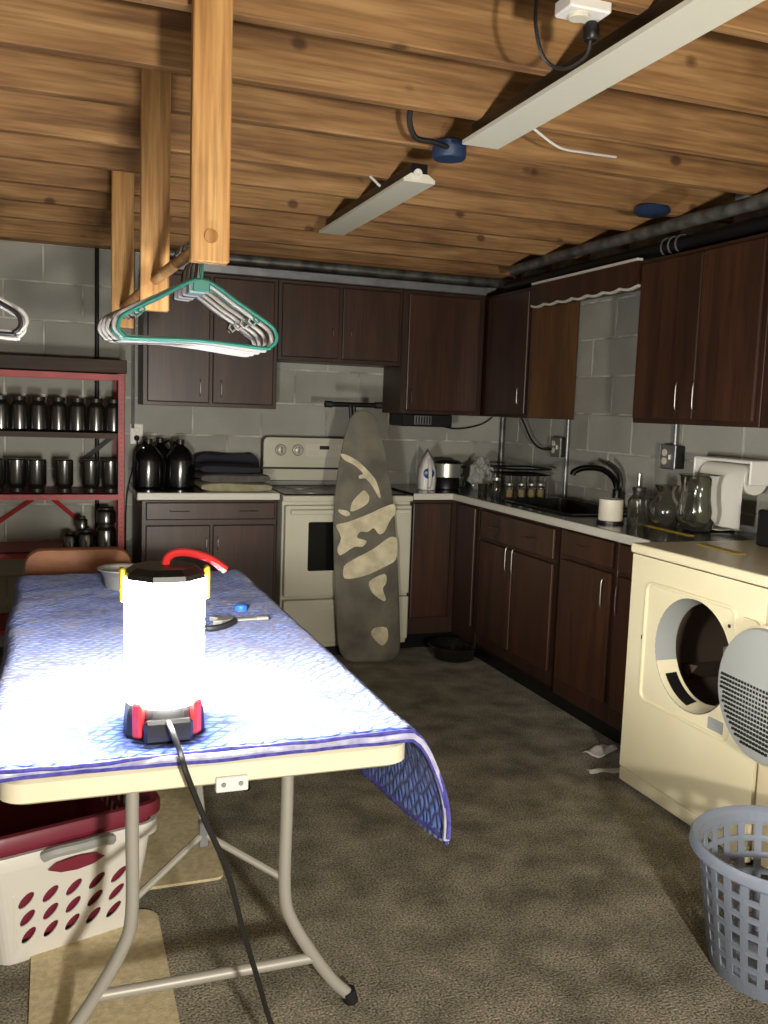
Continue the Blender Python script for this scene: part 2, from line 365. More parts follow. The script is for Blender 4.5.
def wall_cabinet(label, loc, rz, W, z0, z1, depth, fronts, side=None):
    t = thing('wall_cabinet', label, 'cabinet', (loc[0], loc[1], z0), rz, 'upper kitchen cabinets')
    H = z1-z0
    MB().box(0, W, -depth, -.005, 0, H, .002).build('body', 'cabframe', t)
    for n, x0, x1, a, b, hs in fronts: front(t, n, x0, x1, a-z0, b-z0, depth, [(h[0], h[1]-z0)+tuple(h[2:]) for h in hs], m='cab')
    if side is not None: MB().box(side[0], side[1], -depth+.005, -.01, .004, H-.004).build('side_panel', 'cabside', t)
    return t
BD = .59
base_cabinet('brown cabinet with wide drawer and two doors under the dark jugs', (-2.372, 0, 0), 0, .712, BD,
    [('drawer', .02, .70, .785, .878, BD, [(.19, .833, False), (.555, .833, False)]), ('door', .02, .352, .19, .757, BD, [(.33, .66, True, .07)]), ('door', .366, .70, .19, .757, BD, [(.39, .66, True, .07)])])
base_cabinet('brown corner cabinet panel between the stove and the sink run', (-.878, 0, 0), 0, .872, BD, [('panel', .012, .252, .2, .872, BD, [])])
R90 = -PI/2
base_cabinet('narrow blank brown filler cabinet in the corner before the sink', (0, -.592, 0), R90, .335, BD, [('panel', .06, .285, .2, .872, BD, [])])
MB().box(-.602, -.588, -.932, -.918, .1, .885).build('edge_strip', 'cabframe', None)
es = bpy.data.objects['edge_strip']; tag(es, 'thin light brown edging strip up the cabinet front in the corner', 'strip')
base_cabinet('wide brown sink cabinet with two doors and a false drawer front', (0, -.934, 0), R90, .826, BD,
    [('drawer', .02, .79, .725, .872, BD, [(.2, .80, False, .09), (.58, .80, False, .09)]), ('door', .02, .392, .185, .705, BD, [(.365, .655, True, .13)]), ('door', .408, .79, .185, .705, BD, [(.435, .655, True, .13)])])
base_cabinet('brown one door cabinet with a drawer under the cream mug', (0, -1.762, 0), R90, .462, BD,
    [('drawer', .035, .44, .765, .88, BD, [(.23, .83, False, .09)]), ('door', .035, .44, .185, .745, BD, [(.405, .655, True, .13)])])
base_cabinet('narrow brown cabinet squeezed beside the cream dryer', (0, -2.226, 0), R90, .33, BD,
    [('drawer', .02, .31, .765, .88, BD, []), ('door', .02, .31, .185, .745, BD, [(.05, .645, True, .13)])])
# worktops
def slab(name, poly, hole, label):
    t = thing(name, label, 'worktop', (0, 0, CT-.04))
    m = MB()
    if hole is None: m.prism(poly, 0, .04, 'xy')
    else:
        x0, x1, y0, y1 = poly; a, b, c, d = hole
        for q in ((x0, x1, y0, c), (x0, x1, d, y1), (x0, a, c, d), (b, x1, c, d)): m.box(q[0], q[1], q[2], q[3], 0, .04)
    return t, m
t, m = slab('countertop', [(-2.397, -.62), (-1.652, -.62), (-1.652, -.002), (-2.397, -.002)], None, 'black worktop with white front edge left of the stove')
m.build('slab', 'counter', t); MB().box(-2.397, -1.652, -.628, -.615, .002, .039, .003).build('edge_band', 'edge', t)
t, m = slab('countertop', (-.625, -.002, -2.56, -.002), (-.52, -.12, -1.72, -1.0), 'L-shaped black worktop with white edge around the sink')
m.box(-.875, -.62, -.625, -.002, 0, .04); m.build('slab', 'counter', t)
MB().box(-.875, -.632, -.632, -.62, .002, .039, .003).build('edge_band', 'edge', t)
MB().box(-.634, -.62, -2.56, -.622, .002, .039, .003).build('edge_band', 'edge', t)
# sink
t = thing('kitchen_sink', 'black sink basin set into the worktop below the faucet', 'sink', (-.32, -1.36, CT-.16))
rg = [rrect(-.2+i, .2-i, -.36+i, .36-i, .05) for i in (0, .015, .03)]
m = MB(); m.loft([[(x, y, .166) for x, y in rrect(-.215, .215, -.375, .375, .06)], [(x, y, .17) for x, y in rg[0]], [(x, y, .04) for x, y in rg[1]], [(x, y, .015) for x, y in rg[2]], ], cap=False)
m.quads([(x, y, .015) for x, y in rg[2]], [list(range(len(rg[2])))]); m.build('basin', 'counter', t, smooth=True)
MB().lathe([(.001, .016), (.03, .018), (.035, .016)], 16).build('drain', 'chrome', t, smooth=True)
# upper cabinets, back wall
UB, UT, UD = 1.377, 2.10, .306
wall_cabinet('brown two door wall cabinet behind the hanging clothes hangers', (-2.344, 0), 0, .735, UB, UT, UD,
    [('door', .022, .355, UB+.02, UT-.02, [(.303, 1.48, True, .09)]), ('door', .372, .712, UB+.02, UT-.02, [(.418, 1.48, True, .09)])])
wall_cabinet('short brown two door wall cabinet over the stove', (-1.607, 0), 0, .745, 1.655, UT, UD,
    [('door', .02, .355, 1.675, UT-.02, [(.312, 1.826, True, .05)]), ('door', .375, .725, 1.675, UT-.02, [(.42, 1.826, True, .05)])])
wall_cabinet('tall brown one door wall cabinet above the steam iron', (-.86, 0), 0, .535, UB, UT, UD,
    [('door', .035, .50, UB+.02, UT-.02, [(.06, 1.476, True, .09)])])
wall_cabinet('dark corner wall cabinet with orange brown side beside the valance', (0, -.002), R90, .862, UB, UT, UD,
    [('door', .35, .845, UB+.02, UT-.02, [(.80, 1.5, True, .1)])], side=(.862, .868))
wall_cabinet('dark brown two door wall cabinet above the glass jars', (0, -1.854), R90, .80, UB, UT, UD,
    [('door', .02, .43, UB+.02, UT-.02, [(.345, 1.495, True, .12)]), ('door', .437, .78, UB+.02, UT-.02, [(.455, 1.495, True, .12)])])
wall_cabinet('dark brown wall cabinet past the paper towel roll', (0, -2.657), R90, .62, UB, UT, UD,
    [('door', .07, .6, UB+.02, UT-.02, [(.12, 1.495, True, .12)])])
# valance with scalloped lower edge
pts = [(-.868, 2.10), (-1.854, 2.10)]
n = 40
for k in range(n+1):
    y = -1.854+(-.868+1.854)*k/n; pts.append((y, 2.0-.012*abs(math.sin(PI*(y+.868)/.14))))
m = MB(); m.prism(pts, -.325, -.306, 'yz'); m.box(-.306, -.2, -1.854, -.87, 1.995, 2.003)
va = m.build('valance', 'cab')
m = MB(); m.prism([(y, z-.002) for y, z in pts[2:]]+[(y, z-.013) for y, z in pts[:1:-1]], -.322, -.308, 'yz'); m.build('lit_scallop_edge', 'edge', va)  # pale strip paints the lamplit underside of the scallops
tag(va, 'dark scalloped wooden valance between the cabinets over the sink', 'valance')
for a in ((-.332, -.30, -1.85, -.88),): tag(MB().box(a[0], a[1], a[2], a[3], UT+.002, UT+.014, .002).build('top_trim', 'edge'), 'pale trim strip along the top of the valance', 'trim')
tag(MB().box(-2.34, -.33, -.335, -.30, UT+.002, UT+.05, .004).build('top_trim', 'galv'), 'grey metal strip along the tops of the stove wall cabinets', 'trim')

# ------------------------------------------------------------------ stove
t = thing('stove', 'cream freestanding electric stove behind the ironing board', 'stove', (-1.638, 0, 0))
W = .755
MB().box(.004, W-.004, -.61, -.03, .06, .9, .004).build('body', 'enamel', t)
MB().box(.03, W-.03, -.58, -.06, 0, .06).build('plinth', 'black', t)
MB().box(.02, W-.02, -.60, -.1, .916, .922, .003).build('cooktop_glass', 'glassblack', t)
MB().box(0, W, -.645, -.03, .885, .917, .006, 2).build('cooktop', 'enamel', t)
for x, y, r in ((.2, -.46, .1), (.55, -.46, .08), (.2, -.22, .08), (.55, -.22, .1)): MB().lathe([(r, .0), (r, .0022), (r-.004, .0025)], 28, (x, y, .9215)).build('burner_ring', 'galv', t, smooth=True)
bg = MB(); bg.prism(rrect(.012, W+.01, .955, 1.21, .03), -.085, -.03, 'xz'); bg = bg.build('backguard', 'enamel', t)
MB().prism(rrect(.008, W+.014, .95, 1.217, .034), -.08, -.02, 'xz').build('backguard_trim', 'black', t)
MB().box(0, W+.02, -.09, -.085, 1.022, 1.034).build('seam', 'black', t)
for x in (.115, .22, .57, .68):
    k = MB().lathe([(.03, 0), (.03, .006), (.024, .008), (.022, .026), (.018, .028), (.001, .028)], 20, (x, -.085, 1.137), axis='y').build('knob', 'enamel', t, smooth=True)
    MB().box(x-.004, x+.004, -.125, -.112, 1.117, 1.157, .002).build('pointer', 'galv', k)
    MB().lathe([(.034, 0), (.034, .0025), (.001, .0025)], 20, (x, -.085, 1.137), axis='y').build('dial_ring', 'lid', k, smooth=True)
cp = MB(); cp.prism(rrect(.27, .53, 1.1, 1.175, .012), -.088, -.085, 'xz'); cp = cp.build('control_panel', 'candle', t)
MB().box(.355, .415, -.0905, -.088, 1.143, 1.165).build('clock_display', 'black', cp)
for i in range(4):
    for z in (1.112, 1.128): MB().box(.285+i*.016, .296+i*.016, -.09, -.088, z, z+.008).build('button', 'enamel', cp)
    MB().box(.44+i*.02, .453+i*.02, -.09, -.088, 1.14, 1.152).build('button', 'enamel', cp)
d = MB().box(.012, W-.012, -.66, -.61, .36, .865, .008, 2).build('oven_door', 'enamel', t)
MB().prism(rrect(.14, W-.14, .505, .775, .01), -.664, -.658, 'xz').build('window', 'glassblack', d)
hm = MB().box(.03, W-.03, -.70, -.682, .818, .846, .008, 2); hm.box(.05, .08, -.69, -.655, .82, .844); hm.box(W-.08, W-.05, -.69, -.655, .82, .844); hm.build('handle', 'enamel', d)
d = MB().box(.012, W-.012, -.66, -.61, .095, .342, .008, 2).build('storage_drawer', 'enamel', t)
gm = MB(); gm.prism([(.2, .29), (.38, .302), (.56, .29), (.38, .314)], -.664, -.658, 'xz'); gm.build('finger_grip', 'candle', d)

# ------------------------------------------------------------------ ironing board leaning on the stove
rows = [(409.5, 361, 2), (412, 354, 369), (418, 349, 375), (430, 345, 378.5), (450, 340.5, 384.5), (470, 337, 388), (495, 333.8, 391.5), (520, 332.5, 394), (560, 333, 396.5), (600, 334.5, 398.5), (640, 337, 399.5), (650, 339.5, 398.5), (656, 344, 394.5), (659, 351, 387)]
def bpl(u, v):                               # board plane: leans from the floor to the stove's rim
    P = at(u, v, 'y', -.74)
    for _ in range(4): P = at(u, v, 'y', -.765+.08*P.z/1.38)
    return P
B0 = bpl(368, 658); t = thing('ironing_board', 'tall grey ironing board with pale worn patches leaning on the stove', 'ironing board', (B0.x, B0.y, 0))
B0 = Vector((B0.x, B0.y, 0))
outline = [bpl(361.5, 409.5)]+[bpl(r[2], r[0]) for r in rows[1:]]+[bpl(r[1], r[0]) for r in rows[:0:-1]]
zmin = min(p.z for p in outline); outline = [p-Vector((0, 0, zmin*max(0, 1-p.z)))-B0 for p in outline]
m = MB(); rings = []
cen = sum(outline, Vector())/len(outline)
for dy, sc in ((.0, .95), (-.006, .99), (-.014, 1), (-.02, .99), (-.024, .95)):
    rings.append([cen+Vector(((p-cen).x*(1-(1-sc)*2.2), (p-cen).y+dy, (p-cen).z*(1-(1-sc)*.6))) for p in outline])
cv = m.loft(rings).build('cover', 'cover', t, smooth=True)
SC = 3.94
patches = [[(275,135),(300,140),(345,165),(385,205),(410,235),(428,300),(420,300),(395,255),(370,225),(345,230),(345,215),(365,212),(330,178),(290,160)],
 [(310,360),(320,320),(345,292),(365,275),(385,300),(380,325),(350,345)], [(262,350),(300,355),(312,370),(295,378),(270,365)],
 [(257,410),(300,405),(390,370),(430,350),(478,332),(482,370),(460,395),(440,440),(420,450),(400,420),(380,440),(350,435),(335,460),(380,470),(360,495),(330,490),(275,530),(265,500),(285,460)],
 [(290,570),(330,545),(400,510),(465,460),(490,470),(488,550),(440,575),(390,600),(340,615),(290,620)], [(380,635),(450,600),(453,640),(435,660),(451,700),(443,710),(400,680)], [(390,840),(405,815),(456,812),(458,860),(435,888)]]
for pl in patches:
    q0 = [bpl(270+x/SC, 420+y/SC)-B0 for x, y in pl]; n = len(q0); q = []
    for i in range(n):                       # rounded outline
        b2, c2 = q0[i], q0[(i+1) % n]
        for k in range(3):
            u = k/3; q.append(b2.lerp(c2, u))
    q = [(q[i-1]+q[i]*2+q[(i+1) % len(q)])/4 for i in range(len(q))]
    qc = sum(q, Vector())/len(q); q = [qc+(p_-qc)*1.07 for p_ in q]
    MB().loft([[p+Vector((0, -.0215, 0)) for p in q], [p+Vector((0, -.0255, 0)) for p in q]]).build('worn_patch', 'patch', cv)
p0, p1 = at(325, 404, 'y', -.66)-B0, at(382, 405.5, 'y', -.66)-B0
f = MB().tube([p0, p1], .014, 10).build('foot_bar', 'blackmetal', t, smooth=True)
MB().tube([p0, p0+(p1-p0)*.12], .019, 10).build('end_cap', 'rubber', f, smooth=True)
MB().tube([p1, p1+(p0-p1)*.12], .019, 10).build('end_cap', 'rubber', f, smooth=True)
mid = (p0+p1)/2
MB().tube([mid, Vector((cen.x, .02, .55))], .011, 8).build('leg', 'blackmetal', t, smooth=True)
MB().tube([mid+Vector((-.02, .0, 0)), Vector((cen.x-.03, .02, .6))], .011, 8).build('leg', 'blackmetal', t, smooth=True)

# ------------------------------------------------------------------ dryer
DX0, DX1, DY0, DY1, DH = -.765, -.07, -3.255, -2.568, .936
t = thing('clothes_dryer', 'cream front loading dryer with open round door', 'dryer', (0, -2.568, 0), R90)
W = .687; FD = -DX0                           # local: x right, front at y=-FD
m = MB()                                      # shell without a front
m.box(0, .02, -FD+.012, -.07, .06, .895); m.box(W-.02, W, -FD+.012, -.07, .06, .895); m.box(0, W, -.09, -.07, .06, .895); m.box(0, W, -FD+.012, -.07, .06, .08)
m.build('cabinet', 'dryer', t)
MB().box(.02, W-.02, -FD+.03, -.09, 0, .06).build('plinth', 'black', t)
def plate_hole(x0, x1, z0, z1, cx, cz, r, y0, y1, n=48):
    # rectangular plate with a round hole
    out, inn = [], []
    for k in range(n):
        a = 2*PI*(k+.5)/n; dx, dz = math.cos(a), math.sin(a)
        s = min(((x1-cx)/dx if dx > 1e-6 else (x0-cx)/dx if dx < -1e-6 else 9), ((z1-cz)/dz if dz > 1e-6 else (z0-cz)/dz if dz < -1e-6 else 9))
        out.append((cx+dx*s, cz+dz*s)); inn.append((cx+dx*r, cz+dz*r))
    for (qx, qz) in ((x0, z0), (x1, z0), (x1, z1), (x0, z1)):     # snap the corners
        i = min(range(n), key=lambda k: (out[k][0]-qx)**2+(out[k][1]-qz)**2); out[i] = (qx, qz)
    m = MB(); rr = [[(p[0], y1, p[1]) for p in inn], [(p[0], y0, p[1]) for p in inn], [(p[0], y0, p[1]) for p in out], [(p[0], y1, p[1]) for p in out]]
    m.loft(rr+[rr[0]], cap=False); return m
OX, OZ, OR = .359, .599, .196
f = plate_hole(0, W, .075, .895, OX, OZ, OR, -FD, -FD+.014).build('front_panel', 'dryer', t, weld=.0005)
# raised rim round the recessed door area
rp = rrect(.1, .562, .37, .805, .03)
m = MB(); m.tube([(x, -FD-.001, z) for x, z in rp], .0075, 8, True); m.build('recess_rim', 'dryer', f, smooth=True)
m = MB(); m.prism(rrect(.572, W-.012, .40, .79, .03), -FD-.012, -FD+.002, 'xz'); m.build('hinge_panel', 'dryer', f, smooth=True)
MB().box(.47, .54, -FD-.003, -FD+.002, .385, .425).build('rating_label', 'greyplastic', f)
MB().box(.085, .092, -FD-.004, -FD, .59, .605).build('latch', 'lid', f)
MB().box(.53, .538, -FD-.004, -FD, .74, .75).build('screw', 'lid', f)
MB().box(.0, W, -FD, -FD+.02, 0.02, .07, .003).build('kick_panel', 'dryer', t)
m = MB(); m.lathe([(OR, 0), (OR-.006, -.02), (OR-.02, -.07), (OR-.02, -.075), (OR+.004, -.0752)], 48, (OX, -FD, OZ), cap=False, axis='y'); m.build('door_collar', 'greyplastic', t, smooth=True)
m = MB(); 
a0, a1 = rad(200), rad(320)
for i in range(14):
    pass
prof = [(OR-.004, .0), (OR-.012, -.03), (OR-.024, -.072)]
rings = [[(OX+(r)*math.cos(a0+(a1-a0)*k/20), -FD-z, OZ+(r)*math.sin(a0+(a1-a0)*k/20)) for k in range(21)] for r, z in prof]
m.loft(rings, closed=False, cap=False); lf = m.build('lint_housing', 'dryer', t, smooth=True)
m = MB(); a0, a1 = rad(215), rad(262)
rings = [[(OX+(r)*math.cos(a0+(a1-a0)*k/12), -FD-z, OZ+(r)*math.sin(a0+(a1-a0)*k/12)) for k in range(13)] for r, z in ((OR-.01, -.02), (OR-.022, -.06))]
m.loft(rings, closed=False, cap=False); m.build('lint_slot', 'black', lf)
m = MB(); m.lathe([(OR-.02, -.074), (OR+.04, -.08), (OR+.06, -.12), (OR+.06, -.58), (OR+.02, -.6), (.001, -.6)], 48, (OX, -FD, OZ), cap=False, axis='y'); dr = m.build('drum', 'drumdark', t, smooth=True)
for a in (90, 210, 330):
    c, s = math.cos(rad(a)), math.sin(rad(a)); m = MB()
    R0, R1 = OR+.06, OR-.02
    m.loft([[(OX+c*R0-s*.03, y, OZ+s*R0+c*.03), (OX+c*R0+s*.03, y, OZ+s*R0-c*.03), (OX+c*R1, y, OZ+s*R1)] for y in (-FD+.16, -FD+.58)]); m.build('baffle', 'drumdark', dr)
tp = MB(); tp.box(-.004, W+.004, -FD-.012, -.05, .90, DH, .008, 2); tp = tp.build('top', 'dryer', t)
MB().box(.0, W, -.16, -.05, DH, DH+.13, .012, 2).build('console', 'black', t)
# open door, swung right round
hx = OX+OR+.03
d = thing('door', None, None, (hx+.0, -FD-.04, OZ), rad(-4)); d.parent = t
for k_ in ('label', 'category'): 
    if k_ in d: del d[k_]
MB().lathe([(.001, -.0), (.2, -.0), (.207, .006), (.207, .022), (.198, .03), (.001, .03)], 56, (.205, 0, 0), axis='y').build('outer_shell', 'dryer', d, smooth=True)
ins = MB().lathe([(.2, .028), (.195, .04), (.175, .046), (.001, .05)], 56, (.205, 0, 0), axis='y').build('inner_liner', 'greyplastic', d, smooth=True)
m = MB(); st = .0138
for i in range(-12, 13):
    for j in range(-12, 3):
        x, z = i*st, j*st-.005
        if math.hypot(x, z) < .168: m.box(.205+x-.0038, .205+x+.0038, -.0515, -.044, z-.0038, z+.0038)
m.build('vent_holes', 'lid', ins)
MB().box(-.02, .02, -.01, .03, -.09, -.05, .004).build('hinge', 'galv', d); MB().box(-.02, .02, -.01, .03, .05, .09, .004).build('hinge', 'galv', d)
# washer next to it
t = thing('washing_machine', 'cream washing machine standing beside the dryer', 'washer', (0, -3.267, 0), R90)
m = MB().box(0, .687, -FD+.004, -.07, .04, .895, .006, 2).build('cabinet', mat('washer_enamel', 'd9c9a8', .3), t)
for x in (.06, .62):
    for y in (-.7, -.13): MB().lathe([(.025, 0), (.025, .012), (.012, .014), (.012, .045)], 12, (x, y, 0)).build('foot', 'rubber', t)
MB().box(-.004, .691, -FD-.01, -.05, .895, .936, .008, 2).build('top', 'dryer', t)
MB().box(.1, .587, -FD+.03, -.22, .936, .946, .006, 2).build('lid', 'dryer', t)
MB().box(0, .687, -.17, -.05, .936, 1.07, .012, 2).build('console', 'black', t)

# ------------------------------------------------------------------ folding table
TX0, TX1, TY0, TY1, TZ = -2.896, -2.135, -3.79, -1.96, .74
TCX = (TX0+TX1)/2
t = thing('folding_table', 'cream plastic folding table with grey steel legs under the blue pad', 'table', (TCX, (TY0+TY1)/2, 0))
hw, hl = (TX1-TX0)/2, (TY1-TY0)/2
m = MB(); m.loft([[(x, y, z) for x, y in rrect(-hw+i, hw-i, -hl+i, hl-i, .045)] for z, i in ((TZ-.045, .006), (TZ-.04, 0), (TZ-.006, 0), (TZ, .006))]); m.build('tabletop', 'cream', t, smooth=True)
l = MB().box(-.008, .052, -hl-.008, -hl+.01, .683, .712, .002).build('latch_plate', 'white', t)
for x in (.006, .038): MB().lathe([(.005, 0), (.004, .003), (.001, .003)], 10, (x, -hl-.008, .698), axis='y').build('screw', 'galv', l)
LX = .035
for sgn, yy in ((-1, -3.5), (1, -2.25)):
    y = yy-(TY0+TY1)/2
    for sx in (-1, 1):
        x0 = LX+sx*.168
        pts = smoothpath([(x0, y, .70), (x0, y, .5), (x0, y, .30), (x0+sx*.022, y, .22), (LX+sx*.245, y, .125), (LX+sx*.29, y, .06), (LX+sx*.325, y, .022), (LX+sx*.335, y, .0)], 5)
        g = MB().tube(pts, .0145, 10).build('leg', 'tableleg', t, smooth=True)
        MB().tube([(LX+sx*.327, y, .03), (LX+sx*.336, y, 0)], .018, 10).build('foot_cap', 'rubber', g, smooth=True)
    MB().tube([(LX-.245, y, .128), (LX+.245, y, .128)], .013, 10).build('crossbar', 'tableleg', t, smooth=True)
    MB().tube([(LX-.25, y, .69), (LX+.25, y, .69)], .0125, 10).build('top_bar', 'tableleg', t, smooth=True)
    hub = Vector((LX, y-sgn*.11, .41))
    MB().tube([(LX-.168, y, .33), hub], .008, 8).build('brace', 'tableleg', t, smooth=True)
    MB().tube([(LX+.168, y, .33), hub], .008, 8).build('brace', 'tableleg', t, smooth=True)
    MB().tube([hub, hub+Vector((0, -sgn*.26, .29))], .009, 8).build('brace', 'tableleg', t, smooth=True)
    MB().box(hub.x-.012, hub.x+.012, hub.y-.012, hub.y+.012, hub.z-.03, hub.z+.03, .003).build('brace_clip', 'galv', t)

# ------------------------------------------------------------------ blue moving pad
def pad_layer(name, zoff, mm, parent, th, ext, fy, seed):
    # cross-section along x: short fall on the left, flat top, long fall on the right
    nx, ny = 96, 110
    Lft, Rgt = .11, .24
    x0, x1 = TX0-.0, TX1+.0
    flat = x1-x0; total = Lft+flat+Rgt
    y0, y1 = TY0+fy, TY1+.015
    V, F, UVs = [], [], []
    for j in range(ny+1):
        v = j/ny
        for i in range(nx+1):
            s = i/nx*total
            y = y0+(y1-y0)*v
            wob = .010*noise.noise(Vector((s*2, y*2, seed)))
            rc = .03
            tt = s-Lft
            if tt < 0:                          # left fall
                d = -tt; a = min(d/rc, PI/2); x = x0+.004-rc*math.sin(a); z = -rc*(1-math.cos(a))-max(0, d-rc*PI/2)
                x -= .004*math.sin(y*9)
            elif tt > flat:
                d = tt-flat; a = min(d/rc, PI/2); x = x1-.006+rc*math.sin(a); z = -rc*(1-math.cos(a))-max(0, d-rc*PI/2)
                k = max(0, d-rc)/.22
                fl = math.exp(-max(0, y-y0)/.22); x += k*(.01*math.sin(y*7+1.2))+math.sin(min(k, 1)*PI*.6)*(.07*fl-.012)
                y += -.02*k*(1-v)
            else:
                x = x0+tt; z = 0
            x += .0*wob
            zz = TZ+zoff+z+.004*noise.noise(Vector((x*6, y*6, seed)))+.0025*noise.noise(Vector((x*17, y*17, seed+3)))
            yy = y+.012*noise.noise(Vector((s*3, v*.0, seed+9)))*(1-v)
            V.append((x, yy, max(zz, TZ+zoff-.004) if 0 <= tt <= flat else zz)); UVs.append((s, y))
    for j in range(ny):
        for i in range(nx):
            a = j*(nx+1)+i; F.append((a, a+1, a+nx+2, a+nx+1))
    me = bpy.data.meshes.new(name); me.from_pydata(V, [], F); me.materials.append(M[mm])
    uv = me.uv_layers.new(name='uv')
    for lp in me.loops: uv.data[lp.index].uv = UVs[lp.vertex_index]
    for p in me.polygons: p.use_smooth = True
    ob = link(name, me, parent)
    md = ob.modifiers.new('thick', 'SOLIDIFY'); md.thickness = th; md.offset = 1
    front = [Vector(V[i]) for i in range(nx+1)]; right = [Vector(V[j*(nx+1)+nx]) for j in range(ny+1)]
    return ob, front, right
pad = thing('moving_blanket', 'blue quilted moving blanket folded double over the folding table', 'blanket')
lo_, fr, rt = pad_layer('lower_layer', .003, 'quilt', pad, .007, 0, .004, 1)
MB().tube([p+Vector((0, -.001, .001)) for p in fr[::2]], .004, 6).build('binding', 'binding', lo_, smooth=True)
MB().tube([p+Vector((0, .002, .009)) for p in fr[::2]], .0075, 6).build('pale_edge', 'quiltback', lo_, smooth=True)
up_, fr, rt = pad_layer('upper_layer', .014, 'quilt', pad, .008, 0, .012, 2)
MB().tube([p+Vector((0, -.009, .006)) for p in fr[::2]], .0045, 6).build('binding', 'binding', up_, smooth=True)
MB().tube([p+Vector((0.003, 0, 0)) for p in rt[::2]], .006, 6).build('binding', 'binding', up_, smooth=True)
PZ = TZ+.024

# ------------------------------------------------------------------ work lantern
def lantern(label, loc, rz, group='work lanterns', panels=True):
    t = thing('work_lantern', label, 'lantern', loc, rz, group)
    m = MB(); oct_ = lambda r, z: [(r*math.cos(rad(22.5+45*k)), r*math.sin(rad(22.5+45*k)), z) for k in range(8)]
    m.loft([oct_(.076, 0), oct_(.080, .012), oct_(.077, .05), oct_(.07, .07)]); b = m.build('base', 'rubber', t)
    for a in (45, 135, 225, 315):
        c, s = math.cos(rad(a)), math.sin(rad(a))
        MB().box(-.011, .011, -.008, .008, .012, .078, .004, rot=Matrix.Rotation(rad(a+90), 4, 'Z'), piv=(0, 0, 0)).build('bumper', 'red', b, loc=(c*.075, s*.075, .0))
    MB().box(-.045, .045, -.084, -.066, .005, .05, .006).build('outlet_cover', 'black', b)
    if panels:
        for k in range(8):                   # lens panels throw the light out sideways
            a = rad(22.5+45*k); ld = bpy.data.lights.new('lens_panel', 'AREA'); ld.shape = 'RECTANGLE'; ld.size = .05; ld.size_y = .215; ld.spread = rad(140); ld.energy = PANEL; ld.color = (1, .97, .9)
            lo = bpy.data.objects.new('lens_panel', ld); C.objects.link(lo); lo.parent = t; lo.location = (.077*math.cos(a), .077*math.sin(a), .187)
            lo.rotation_euler = (PI/2, 0, a-PI/2)
    MB().lathe([(.07, .068), (.075, .072), (.075, .302), (.07, .305)], 32).build('light_tube', 'tube', t, smooth=True)
    m = MB(); m.loft([oct_(.07, .303), oct_(.078, .308), oct_(.076, .318), oct_(.06, .328), oct_(.045, .33)]); cp = m.build('cap', 'black', t)
    for sx in (-1, 1):
        MB().box(sx*.079-.005, sx*.079+.005, -.012, .012, .262, .326, .003).build('clip', 'yellow', cp)
    h = [(.0, 0, .322), (.004, 0, .342), (.022, 0, .352), (.05, 0, .35), (.085, 0, .338), (.116, 0, .316)]
    MB().tube(smoothpath(h, 5), [.008]*26, 8).build('handle', 'red', cp, smooth=True)
    return t
LP = Vector((-2.602, -3.655, PZ-.006))
lan = lantern('glowing work lantern with red handle standing on the blue blanket', LP, 0)
cpts = smoothpath([(-2.603, LP.y-.08, PZ+.04), (-2.60, LP.y-.115, PZ+.034), (-2.59, -3.80, PZ+.008), at(186, 772, 'y', -3.825), at(205, 820, 'y', -3.81), at(227, 870, 'y', -3.79), at(243, 930, 'y', -3.77), at(258, 980, 'y', -3.75), at(272, 1026, 'y', -3.74), (-2.34, -3.78, .03), (-2.32, -3.95, .008), (-2.3, -4.3, .008), (-2.28, -5.0, .008)], 7)
tag(MB().tube(cpts, .0055, 8).build('power_cord', 'cord', smooth=True), 'black cord running from the work lantern down past the table edge', 'cord')
# unseen stool, added to stand under the off-screen lamp
ST = Vector((-2.33, -6.3, 0))
t = thing('added_stool', 'plain round wooden stool added unseen behind the photographer', 'stool', ST)
MB().lathe([(.16, .92), (.165, .93), (.165, .95), (.16, .96)], 28).build('seat', 'cabside', t, smooth=True)
for a in (45, 135, 225, 315):
    c, s = math.cos(rad(a)), math.sin(rad(a)); MB().tube([(c*.11, s*.11, .925), (c*.19, s*.19, 0)], .014, 8).build('leg', 'cabside', t, smooth=True)
MB().tube([(.158*math.cos(rad(a*15)), .158*math.sin(rad(a*15)), .25) for a in range(24)], .009, 6, True).build('foot_ring', 'cabside', t, smooth=True)
# things on the blanket
p = at(124, 589, 'z', PZ); t = thing('metal_bowl', 'small stainless steel bowl on the blue blanket behind the lantern', 'bowl', (p.x, p.y+.03, PZ-.004))
MB().lathe([(.05, 0), (.058, .004), (.066, .045), (.078, .065), (.085, .068), (.085, .072), (.076, .069), (.062, .046), (.052, .008), (.001, .007)], 36).build('bowl', 'tin', t, smooth=True)
p = at(240, 621, 'z', PZ); t = thing('adjustable_wrench', 'silver and black wrench lying on the blue blanket', 'wrench', (p.x, p.y, PZ), rad(2))
m = MB(); m.box(-.02, .085, -.008, .008, 0, .009, .003); m.box(.045, .085, -.011, .011, -.0, .012, .003); m.build('shaft', 'tin', t)
m = MB(); m.prism([(-.02, -.012), (-.06, -.03), (-.085, -.03), (-.065, -.012), (-.065, .008), (-.085, .024), (-.055, .024), (-.02, .012)], 0, .012, 'xy'); m.build('jaw', 'tin', t)
m = MB().tube(smoothpath([(-.02, -.02, .006), (-.06, -.075, .007), (-.11, -.1, .007), (-.13, -.06, .007)], 4), .009, 8).build('grip', 'rubber', t, smooth=True)
p = at(241, 610, 'z', PZ); m = MB(); m.lathe([(.018, 0), (.02, .006), (.019, .016), (.012, .02), (.001, .021)], 16); tag(m.build('plastic_piece', 'bluecap', loc=(p.x, p.y, PZ-.001), smooth=True), 'small bright blue plastic piece on the blanket beside the wrench', 'piece')

